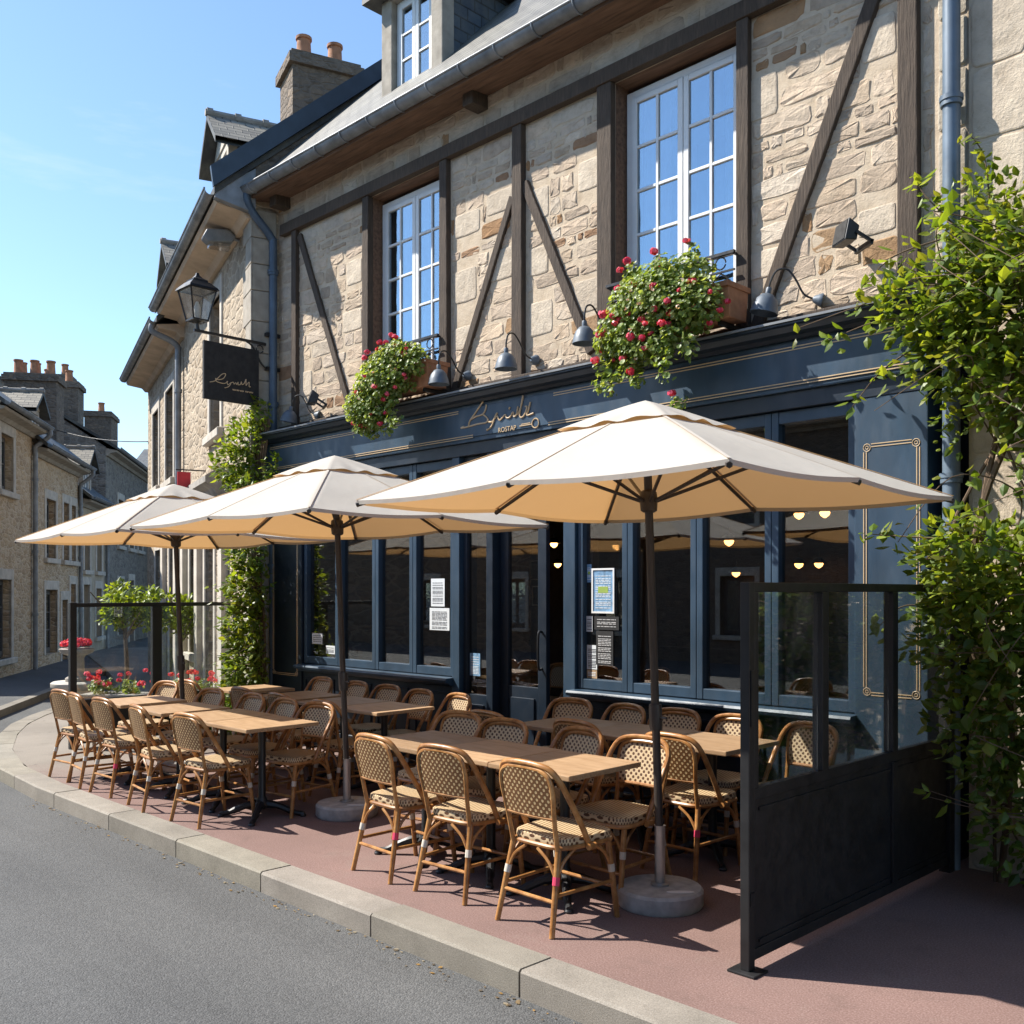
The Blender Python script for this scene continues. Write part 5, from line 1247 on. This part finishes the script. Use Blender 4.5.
RED = [(0.64,0.045,0.10),(0.72,0.07,0.14),(0.54,0.025,0.07),(0.76,0.13,0.19)]
def bloom(mb, c, r, n=26, cols=RED):
    c = Vector(c)
    for k in range(n):
        u = rv().normalized(); u.z = u.z*0.7+0.1; p = c + u*r*R.uniform(.6,1); s_ = r*R.uniform(.35,.55); col = R.choice(cols)
        a = u.orthogonal().normalized(); b = u.cross(a).normalized(); t0 = R.uniform(0,6)
        mb.poly([p+(a*math.cos(t0+t)+b*math.sin(t0+t))*s_ for t in (0,1.256,2.513,3.77,5.026)], 0, col)
GER = [(0.24,0.32,0.08),(0.18,0.26,0.06),(0.29,0.37,0.11),(0.13,0.20,0.045),(0.34,0.40,0.17)]
def geranium(mb, c, r, n, size):
    c = Vector(c)
    for k in range(n):
        u = rv().normalized(); rr = R.random()**0.4; p = c + Vector((u.x*r[0],u.y*r[1],u.z*r[2]))*rr
        nrm = (u*0.6+Vector((-.2,-.5,.6))+rv()*.4).normalized(); a = nrm.orthogonal().normalized(); b = nrm.cross(a); s_ = size*R.uniform(.5,1.1)*.5; k_ = R.uniform(.75,1.2); col = tuple(v*k_ for v in R.choice(GER)); t0 = R.uniform(0,6)
        pts = [p+(a*math.cos(t0+q*PI/3)+b*math.sin(t0+q*PI/3))*s_*R.uniform(.8,1.1)+nrm*s_*.25 for q in range(6)]
        n0 = len(mb.v); mb.v += [tuple(v) for v in pts]+[tuple(p)]
        for q in range(6): mb.face([n0+q,n0+(q+1)%6,n0+6], 0, col)
def flower_box(label, x0, x1, lumps, blooms, trails):
    xm = (x0+x1)/2
    sq = lambda c: ((c[0]-xm)*.86+xm+.05, c[1], c[2])
    lumps = [(sq(c),(r[0]*.85,r[1],r[2]),n) for c, r, n in lumps]; blooms = [(sq(c), r*.72) for c, r in blooms]; trails = [(sq(a),sq(b),n) for a, b, n in trails]
    for k in range(30):
        c, r, n = R.choice(lumps); u = rv().normalized(); u.y = -abs(u.y)*.8-.2
        blooms.append(((c[0]+u.x*r[0]*.9, c[1]+u.y*r[1]*1.0-.03, c[2]+u.z*r[2]*.9), R.uniform(.018,.034)))
    t = thing('window_box', label, 'flower box', ((x0+x1)/2,6.05,3.55), 0, 'geranium boxes below the upper windows')
    m_ = MB(); m_.prism([(5.93,3.62),(6.14,3.62),(6.17,3.86),(5.90,3.86)], 'x', x0, x1); m_.box(x0-.01,x1+.01,5.885,6.185,3.83,3.87); m_.build('trough', M['terracotta'], t, world=True, bevel=.006)
    for bx_ in (x0+.1, x1-.1):
        m_ = MB(); m_.bar((bx_,5.95,3.60),(bx_,6.29,3.60),.03,.03); m_.build('bracket', M['black_iron'], t, world=True)
    def bpos(c):
        return (c[0]+(.12 if c[2] > 3.75 and c[0] < x0+.15 else .05), c[1]+.06, c[2]-.03)
    m_ = MB()
    for (c, r) in blooms:
        q = bpos(c)
        if r > .026: geranium(m_, (q[0]+.02,q[1]+.05,q[2]-.06), (.07,.06,.06), 34, .045)
    for (c, r, n) in lumps: geranium(m_, c, r, int(n*1.9), .046)
    for (a, b, n) in trails:
        a, b = Vector(a), Vector(b)
        for k in range(n): geranium(m_, a.lerp(b, k/n)+rv()*.025, (.05,.05,.05), 6, .05)
    m_.build('foliage', M['leaf'], t, world=True, recalc=False)
    m_ = MB()
    for (c, r) in blooms:
        bloom(m_, bpos(c), r)
    for k in range(24):
        c, r, n = R.choice(lumps); u = rv().normalized(); u.y = -abs(u.y)
        bloom(m_, Vector(c)+Vector((u.x*r[0],u.y*r[1],u.z*r[2])), R.uniform(.01,.02), 7, [(.75,.68,.66),(.7,.45,.4),(.5,.3,.18)])
    m_.build('blossoms', M['petal'], t, world=True, recalc=False)
flower_box('geranium box under the left upper window, red blossom massed along its upper left', -7.95, -7.02,
   [((-7.45,5.86,3.92),(.42,.2,.16),700),((-7.62,5.78,3.72),(.42,.2,.22),1000),((-7.85,5.75,3.50),(.34,.18,.2),800),((-7.75,5.74,3.38),(.26,.14,.12),300),((-7.2,5.85,3.85),(.25,.16,.16),300)],
   [((-7.98+.06*k,5.72+R.uniform(-.06,.06),3.98+.025*k+R.uniform(-.03,.03)),.045) for k in range(9)]+[((-7.4,5.66,3.78),.035),((-7.33,5.66,3.80),.03),((-7.95,5.6,3.66),.035),((-8.12,5.7,3.62),.035),((-8.2,5.72,3.40),.04),((-7.1,5.75,3.85),.025)],
   [((-7.9,5.72,3.4),(-7.95,5.7,3.22),8),((-7.4,5.75,3.4),(-7.3,5.74,3.26),8),((-7.6,5.72,3.4),(-7.62,5.7,3.2),8)])
flower_box('geranium box under the right upper window, red blossom heads scattered all over it', -4.75, -3.78,
   [((-4.3,5.86,3.98),(.45,.2,.14),700),((-4.4,5.76,3.78),(.46,.22,.24),1200),((-4.62,5.72,3.58),(.34,.2,.2),700),((-4.05,5.80,3.72),(.32,.2,.22),600),((-4.45,5.7,3.45),(.4,.16,.12),400)],
   [((-4.86,5.68,4.12),.04),((-4.7,5.68,4.17),.05),((-4.45,5.72,4.20),.045),((-4.15,5.75,4.22),.04),((-4.86,5.66,3.98),.045),((-4.98,5.62,3.80),.06),((-4.72,5.55,3.74),.045),((-4.88,5.55,3.63),.05),((-4.30,5.55,3.88),.045),((-4.30,5.55,3.72),.04),((-4.5,5.5,3.55),.045),((-4.2,5.52,3.60),.045),((-4.93,5.55,3.45),.05),((-4.5,5.5,3.30),.045),((-4.35,5.5,3.62),.03),((-4.1,5.52,3.10),.042),((-3.75,5.75,3.72),.035),((-3.8,5.72,3.66),.035),((-4.78,5.58,3.2),.03)],
   [((-4.75,5.7,3.4),(-4.9,5.62,3.18),10),((-4.7,5.68,3.4),(-4.72,5.62,3.12),10),((-4.15,5.68,3.5),(-4.1,5.56,3.16),14),((-4.0,5.72,3.5),(-3.92,5.66,3.3),8),((-4.5,5.66,3.4),(-4.52,5.6,3.26),6)])

# ================================================================== wall lamps, floodlights, lantern, hanging sign
def make_goose():
    t = thing('gooseneck_lamp', 'x', 'lamp', (0,0,0), 0, 'swan neck lamps above the fascia')
    m_ = MB(); m_.lathe([(0.055,0),(0.055,.012),(.045,.03),(.03,.06),(.02,.075)], n=16); m_.v = [(v[0],-v[2],v[1]) for v in m_.v]; m_.build('wall_plate', M['shade_grey'], t, smooth=True)
    m_ = MB(); m_.tube(spline([(0,-.05,0),(0,-.15,.03),(0,-.24,.14),(0,-.32,.21),(0,-.40,.19),(0,-.43,.10),(0,-.43,.04)],6), .0085, 8); m_.build('arm', M['black_iron'], t, smooth=True)
    m_ = MB(); m_.lathe([(0.02,.05),(.024,.04),(.024,0.0),(.05,-.01),(.085,-.05),(.105,-.11),(.115,-.16),(.109,-.16),(.098,-.11),(.075,-.05),(.02,-.02)], (0,-.43,0), 20); m_.build('shade', M['shade_grey'], t, smooth=True)
    return t
g0 = make_goose(); g0.scale = (.86,.86,.86); g0.location = (-6.86,FY-.02,3.74); g0['label'] = 'grey swan neck lamp just right of the left geranium box'
dup(g0, (-5.98,FY-.02,3.74), 0, 'grey swan neck lamp midway between the two geranium boxes'); dup(g0, (-5.10,FY-.02,3.80), 0, 'grey swan neck lamp tucked against the left of the right geranium box')
l4 = dup(g0, (-3.27,FY-.02,3.70), 0, 'grey lamp tipped sideways at the right end of the right geranium box'); l4.rotation_euler = (rad(-12),0,rad(-62))
l5 = dup(g0, (-9.33,FY-.02,3.68), 0, 'blue grey lamp tipped over at the left end of the fascia'); l5.rotation_euler = (rad(-12),0,rad(-62))
def make_flood():
    t = thing('floodlight', 'x', 'lamp', (0,0,0), 0, 'black floodlights on the wall')
    m_ = MB(); m_.prism([(-.14,-.10),(-.02,-.07),(-.02,.07),(-.14,.12)], 'x', -.13, .13); hd = m_.build('housing', M['black_iron'], t, bevel=.01)
    m_ = MB(); m_.box(-.115,.115,-.146,-.141,-.085,.105); m_.build('glass_front', M['dark_void'], t)
    m_ = MB(); m_.bar((-.14,-.05,0),(-.14,.13,-.05),.02,.03); m_.bar((.14,-.05,0),(.14,.13,-.05),.02,.03); m_.box(-.15,.15,.11,.14,-.08,-.03); m_.build('bracket', M['black_iron'], t)
    return t
f0 = make_flood(); f0.location = (-9.15,FY-.16,3.80); f0.scale = (.68,.68,.68); f0.rotation_euler = (rad(-15),0,rad(-25)); f0['label'] = 'black floodlight on the wall left of the left geranium box'
f1 = dup(f0, (-2.98,FY-.16,4.02), 0, 'black floodlight on the stone wall just above the right end of the fascia'); f1.rotation_euler = (rad(-12),0,rad(-35))

LX = -10.2
bk = thing('sign_bracket', 'black wrought iron wall bracket that carries the lantern and the hanging sign', 'bracket', (LX,FY,4.6))
m_ = MB()
m_.bar((LX,6.12,4.60),(LX,5.22,4.60),.025,.03); m_.bar((LX,6.12,4.26),(LX,6.12,4.80),.02,.035); m_.tube(spline([(LX,6.12,4.32),(LX,6.05,4.38),(LX,5.95,4.54),(LX,5.87,4.59)],6), .011, 8)
m_.tube([(LX,6.04+.045*math.cos(k*.5),4.53+.045*math.sin(k*.5)) for k in range(13)], .007, 6); m_.tube([(LX,5.28,4.61),(LX,5.26,4.68)], .012, 8); m_.box(LX-.03,LX+.03,6.12,6.30,4.70,4.74); m_.box(LX-.03,LX+.03,6.12,6.30,4.30,4.34)
m_.build('iron_arm', M['black_iron'], bk, world=True)
sg = thing('hanging_sign', 'square black hanging sign with gold script below the street lantern', 'sign', (LX,5.65,3.9))
m_ = MB(); m_.box(LX-.02,LX+.02,5.33,6.02,3.86,4.51); bd = m_.build('board', M['chalkboard'], sg, world=True, bevel=.006)
m_ = MB()
for y in (5.47,5.80): m_.bar((LX,y,4.51),(LX,y,4.59),.012,.02)
m_.build('hanger', M['black_iron'], sg, world=True)
SG = [[(5.61,4.16),(5.67,4.18),(5.71,4.22),(5.76,4.27),(5.8,4.28),(5.8,4.26),(5.77,4.22),(5.71,4.2),(5.68,4.21),(5.69,4.18),(5.73,4.17),(5.79,4.17),(5.83,4.2)],[(5.82,4.2),(5.83,4.16),(5.87,4.19),(5.85,4.15),(5.82,4.13),(5.79,4.12)],[(5.87,4.19),(5.9,4.2),(5.91,4.18),(5.93,4.2),(5.94,4.18),(5.96,4.21),(5.96,4.18),(5.99,4.19),(6.0,4.22),(6.01,4.19),(6.04,4.21),(6.06,4.26),(6.06,4.19),(6.07,4.2),(6.1,4.23),(6.1,4.18),(6.12,4.18)]]
m_ = MB()
for s_ in SG: m_.tube(spline([(LX+.021,y-.21,z-.11) for y, z in s_],4), .005, 6)
for (y0, y1) in ((5.89,5.93),(5.94,5.97),(5.98,6.03),(6.05,6.09),(6.10,6.15)): m_.tube(spline([(LX+.021,y0-.21+(y1-y0)*k/6,4.005+.008*(-1)**k) for k in range(7)],2), .0035, 5)
m_.build('script_lettering', M['gold'], bd, world=True)
ln = thing('street_lantern', 'old four sided street lantern with pale glass above the hanging sign', 'lantern', (LX,5.26,4.66))
c = (LX,5.26,4.68)
m_ = MB()
def fr4(r0, z0, r1, z1): return [((c[0]+sx*r0,c[1]+sy*r0,c[2]+z0),(c[0]+sx*r1,c[1]+sy*r1,c[2]+z1)) for sx in (-1,1) for sy in (-1,1)]
for (a, b) in fr4(.085,.03,.15,.36): m_.bar(a,b,.014,.014)
for (r_, z_) in ((.085,.03),(.15,.36)):
    for (sx0, sy0, sx1, sy1) in ((-1,-1,1,-1),(1,-1,1,1),(1,1,-1,1),(-1,1,-1,-1)): m_.bar((c[0]+sx0*r_,c[1]+sy0*r_,c[2]+z_),(c[0]+sx1*r_,c[1]+sy1*r_,c[2]+z_),.016,.016,ext=.007)
m_.lathe([(.02,0),(.05,.02),(.08,.03)], c, 12); m_.tube([(c[0],c[1],c[2]-.07),(c[0],c[1],c[2]+.02)], .014, 8)
m_.build('frame', M['black_iron'], ln, world=True)
m_ = MB(); b_ = len(m_.v)
for (r_, z_) in ((.175,.36),(.165,.385),(.10,.45),(.085,.455),(.085,.475),(.045,.50),(.02,.53),(.012,.56)):
    m_.v += [(c[0]+sx*r_,c[1]+sy*r_,c[2]+z_) for (sx,sy) in ((-1,-1),(1,-1),(1,1),(-1,1))]
for k in range(7):
    for j in range(4): m_.face([k*4+j,k*4+(j+1)%4,(k+1)*4+(j+1)%4,(k+1)*4+j])
m_.face([0,3,2,1]); m_.face([28,29,30,31]); m_.build('cap', M['black_iron'], ln, world=True)
for (p0, p1) in (((-1,-1),(1,-1)),((1,-1),(1,1)),((1,1),(-1,1)),((-1,1),(-1,-1))):
    m_ = MB(); r0, r1 = .082,.146
    q = [(c[0]+p0[0]*r0,c[1]+p0[1]*r0,c[2]+.035),(c[0]+p1[0]*r0,c[1]+p1[1]*r0,c[2]+.035),(c[0]+p1[0]*r1,c[1]+p1[1]*r1,c[2]+.355),(c[0]+p0[0]*r1,c[1]+p0[1]*r1,c[2]+.355)]
    m_.poly(q); m_.build('glass_pane', M['lantern_glass'], ln, world=True)
m_ = MB(); m_.lathe([(.02,.05),(.035,.10),(.035,.18),(.015,.24)], c, 12); m_.build('lamp', M['white_paint'], ln, world=True, smooth=True)
# small street luminaire under the neighbour's eave, red shop sign
lm = thing('wall_luminaire', 'small white luminaire under the eave of the stone house left of the cafe', 'lamp', (-10.98,6.22,6.00), NR)
m_ = MB(); m_.prism([(-.45,.0),(-.40,.10),(-.15,.13),(-.05,.05),(-.10,-.02),(-.38,-.06)], 'x', -.09, .09); m_.build('housing', M['zinc'], lm, bevel=.02)
m_ = MB(); m_.box(-.07,.07,-.37,-.12,-.10,-.05); m_.build('diffuser', M['lantern_glass'], lm); m_ = MB(); m_.tube([(0,-.08,.05),(0,.35,-.02)], .02, 8); m_.build('arm', M['zinc'], lm)
rs = thing('shop_sign', 'small red projecting sign on the neighbouring shop beside the small climber', 'sign', (-13.1,6.72,2.9), NR)
m_ = MB(); m_.box(-.02,.02,-.24,-.06,0,.50); m_.build('board', M['red_enamel'], rs, bevel=.006); m_ = MB(); m_.tube([(0,-.26,.53),(0,0.15,.53)], .01, 6); m_.bar((0,-.15,.50),(0,-.15,.53),.01,.01); m_.build('bracket', M['black_iron'], rs)

# ================================================================== notices on the glass
GZ = 6.244
def notice(label, x0, x1, z0, z1, mat, style='text', ink='ink', frame=None):
    t = thing('notice', label, 'notice', ((x0+x1)/2,GZ,z0), 0, 'notices on the shop windows')
    m_ = MB(); m_.box(x0,x1,GZ-.002,GZ,z0,z1); m_.build('sheet', M[mat], t, world=True)
    m_ = MB(); y = GZ-.0035; z = z1-.03*(z1-z0)/.3-.012
    wd = x1-x0
    while z > z0+.02:
        x = x0+wd*.12
        while x < x1-wd*.14:
            L = R.uniform(.08,.22)*wd; e = min(x+L, x1-wd*.12); m_.box(x,e,y,GZ-.002,z-.006,z); x = e+.03*wd
        z -= R.choice((.013,.013,.022))
    m_.build('lettering', M[ink], t, world=True)
    if style == 'pic':
        m_ = MB(); m_.box(x0+wd*.25,x1-wd*.25,y-.001,GZ-.002,z0+(z1-z0)*.45,z0+(z1-z0)*.6); m_.build('printed_picture', M['leaf_green_print'], t, world=True)
    if frame:
        m_ = MB(); f = .015
        m_.box(x0-f,x0,GZ-.008,GZ,z0-f,z1+f); m_.box(x1,x1+f,GZ-.008,GZ,z0-f,z1+f); m_.box(x0,x1,GZ-.008,GZ,z1,z1+f); m_.box(x0,x1,GZ-.008,GZ,z0-f,z0); m_.build('frame', M[frame], t, world=True)
notice('white printed menu, the upper of two sheets on the left shop window', -7.36,-7.16,1.56,1.83,'paper'); notice('white printed menu, the lower and wider of two sheets on the left shop window', -7.38,-7.09,1.33,1.545,'paper')
notice('blue leaflet low on the sidelight left of the door', -6.80,-6.66,.92,1.13,'paper_blue','text','paper'); notice('small pale card low in the far left shop window', -9.42,-9.22,1.12,1.24,'paper'); notice('smaller pale card beside the mullion of the far left shop window', -9.15,-8.98,1.02,1.11,'paper')
notice('framed blue menu poster on the window right of the doorway', -5.29,-5.08,1.54,1.88,'paper_blue','pic','paper','white_paint')
notice('little blue flyer with a picture above the pinned cards right of the doorway', -5.41+.05,-5.31,1.78,1.93,'paper_blue','pic','paper'); notice('grey flyer left of the chalkboard right of the doorway', -5.365,-5.30,1.37,1.50,'paper','text')
notice('chalkboard heading on the window right of the doorway', -5.28,-5.02,1.39,1.50,'chalkboard','text','chalk'); notice('tall chalkboard menu list on the window right of the doorway', -5.26,-5.08,1.10,1.38,'chalkboard','text','chalk')
notice('pale blue price sheet near the bottom of the window right of the doorway', -5.36,-5.25,1.06,1.26,'paper','text'); notice('brown card at the bottom corner of the window right of the doorway', -5.36,-5.25,.985,1.055,'paper_tan','text','paper')

# ================================================================== inside: lamps, tables, pictures
def make_pendant():
    t = thing('pendant_lamp', 'x', 'lamp', (0,0,0), 0, 'glowing lamps inside the cafe')
    m_ = MB(); m_.tube([(0,0,.12),(0,0,.05)], .008, 6); m_.lathe([(.02,.06),(.05,.04),(.085,0),(.08,0),(.02,.03)], n=14); m_.build('lamp_shade', M['black_iron'], t, smooth=True)
    m_ = MB(); m_.lathe([(.008,-.05),(.035,-.03),(.045,-.005),(.03,.015),(.01,.02)], n=12); m_.build('bulb', M['bulb'], t, smooth=True); return t
pd = make_pendant(); pd.location = (-4.856,7.6,2.16); pd['label'] = 'warm lamp glowing high behind the third right shop window pane'
for (x, y, z, l) in ((-4.28,7.8,2.38,'left of two warm ceiling lamps high behind the last right shop window'),(-4.04,7.8,2.38,'right of two warm ceiling lamps high behind the last right shop window'),(-5.05,9.2,1.99,'left of two small lamps low behind the last right shop window'),(-4.83,9.2,1.99,'right of two small lamps low behind the last right shop window'),
    (-5.79,9.2,1.91,'small lamp deep in the room behind the third right pane'),(-7.53,8.2,2.25,'bright lamp seen at the top of the open doorway'),(-8.2,9.0,2.05,'dim lamp seen below the bright one in the open doorway')): dup(pd, (x,y,z), 0, l)
def pic(x, z, l, w_=.2, h_=.26):
    t = thing('framed_picture', l, 'picture', (x,BY-.02,z), 0, 'framed pictures on the back wall')
    m_ = MB(); y = BY-.03; m_.box(x-w_/2,x+w_/2,y-.02,y-.001,z,z+.015); m_.box(x-w_/2,x+w_/2,y-.02,y-.001,z+h_-.015,z+h_); m_.box(x-w_/2,x-w_/2+.015,y-.02,y-.001,z+.015,z+h_-.015); m_.box(x+w_/2-.015,x+w_/2,y-.02,y-.001,z+.015,z+h_-.015); m_.build('frame', M['pale_stone'], t, world=True)
    m_ = MB(); m_.box(x-w_/2+.015,x+w_/2-.015,y-.012,y-.001,z+.015,z+h_-.015); m_.build('picture_sheet', M['chalkboard'], t, world=True)
for (x, z, l) in ((-9.55,1.86,'left framed picture of the upper row seen through the door glass'),(-9.28,1.86,'middle framed picture of the upper row seen through the door glass'),(-9.02,1.86,'right framed picture of the upper row seen through the door glass'),(-9.22,1.52,'left framed picture of the lower pair seen through the door glass'),(-8.98,1.52,'right framed picture of the lower pair seen through the door glass')): pic(x, z, l)
for (x, y, l) in ((-4.6,7.3,'indoor oak topped table behind the middle right shop window'),(-3.9,7.35,'indoor oak topped table behind the last right shop window'),(-7.6,7.3,'indoor oak topped table behind the left shop window with the menus'),(-8.5,7.4,'indoor oak topped table behind the far left shop windows')): dup(tab0, (x,y,.018), 0, l, 'oak topped tables inside the cafe').scale = (1.2,1,1.1)
for (x, y, r_, l) in ((-4.2,6.95,20,'rattan chair indoors behind the middle right shop window'),(-7.75,8.3,175,'rattan chair inside facing the door glass'),(-6.6,8.6,150,'rattan chair in the dark behind the open doorway'),(-7.9,6.95,0,'rattan chair indoors behind the left shop window')): dup(chair0, (x,y,.018), rad(r_), l, 'rattan chairs inside the cafe')

# ================================================================== planters, tree, pedestal beyond the left screen
def planter(label, cx, cy, rz, L, seed):
    t = thing('flower_planter', label, 'planter', (cx,cy,0), rz, 'red flower planters beyond the left screen')
    m_ = MB(); m_.box(-L/2,L/2,-.18,.18,0,.36); m_.box(-L/2-.02,L/2+.02,-.2,.2,.33,.37); m_.build('box', M['old_stone'], t, bevel=.012)
    m_ = MB()
    for k in range(int(L*5)): geranium(m_, (-L/2+.1+R.random()*(L-.2),R.uniform(-.1,.1),.44), (.14,.14,.12), 60, .06)
    m_.build('foliage', M['leaf'], t, recalc=False)
    m_ = MB()
    for k in range(int(L*22)): bloom(m_, (-L/2+R.random()*L,R.uniform(-.16,.16),R.uniform(.48,.68)), R.uniform(.03,.05), 16)
    m_.build('blossoms', M['petal'], t, recalc=False)
planter('longer planter of red flowers under the small street tree', -12.75, 5.55, rad(40), 1.0, 1); planter('shorter planter of red flowers next to the shop pilasters', -12.2, 6.2, rad(40), .62, 2)
def tree(label, x, y, h, r, n):
    t = thing('street_tree', label, 'tree', (x,y,0), 0, 'small trees on the side street')
    m_ = MB(); m_.tube(spline([(0,0,0),(.02,.01,h*.3),(-.01,0,h*.55),(.02,.02,h*.7)],5), [.04*(1-.4*i/15) for i in range(16)], 8)
    for k in range(7):
        a = k*.9; m_.tube(spline([(0,0,h*.5+.03*k),(r*.35*math.cos(a),r*.35*math.sin(a),h*.62+.03*k),(r*.8*math.cos(a),r*.8*math.sin(a),h*.72+.06*k)],4), [.018*(1-.07*i) for i in range(9)], 6)
    m_.build('trunk', M['bark'], t, smooth=True)
    m_ = MB()
    for k in range(26):
        u = rv().normalized(); rr = R.uniform(.25,.95)
        blob(m_, (u.x*r*rr,u.y*r*rr,h*.76+u.z*h*.17*rr), (r*.3,r*.3,h*.07), n//26, .10, [(0.22,0.29,0.03),(0.17,0.24,0.026),(0.27,0.33,0.04),(0.12,0.18,0.024)], out=(0,-.2,.4))
    m_.build('crown', M['leaf'], t, recalc=False)
tree('small bright green tree with a slim bare trunk beyond the left screen', -14.55, 6.35, 1.95, .62, 1500)
tree('second small green tree close to the neighbouring shopfront', -14.2, 7.05, 1.78, .46, 900)
pe = thing('flower_pedestal', 'stone pedestal with a bowl of red flowers on a round plinth at the kerb', 'planter', (-14.85,5.75,0))
m_ = MB(); m_.lathe([(.28,0),(.28,.26),(.34,.28),(.36,.31),(.36,.36),(.33,.38)], n=28); m_.build('plinth', M['slab_stone'], pe, smooth=True)
m_ = MB(); m_.lathe([(.16,.38),(.16,.43),(.11,.46),(.10,.72),(.12,.76),(.22,.80),(.25,.86),(.22,.87)], n=20); m_.build('column', M['old_stone'], pe, smooth=True)
m_ = MB()
for k in range(70):
    u = rv().normalized(); bloom(m_, (u.x*.24*R.random()**.5,u.y*.24*R.random()**.5,.92+abs(u.z)*.07), .045, 14)
m_.build('blossoms', M['petal'], pe, recalc=False)
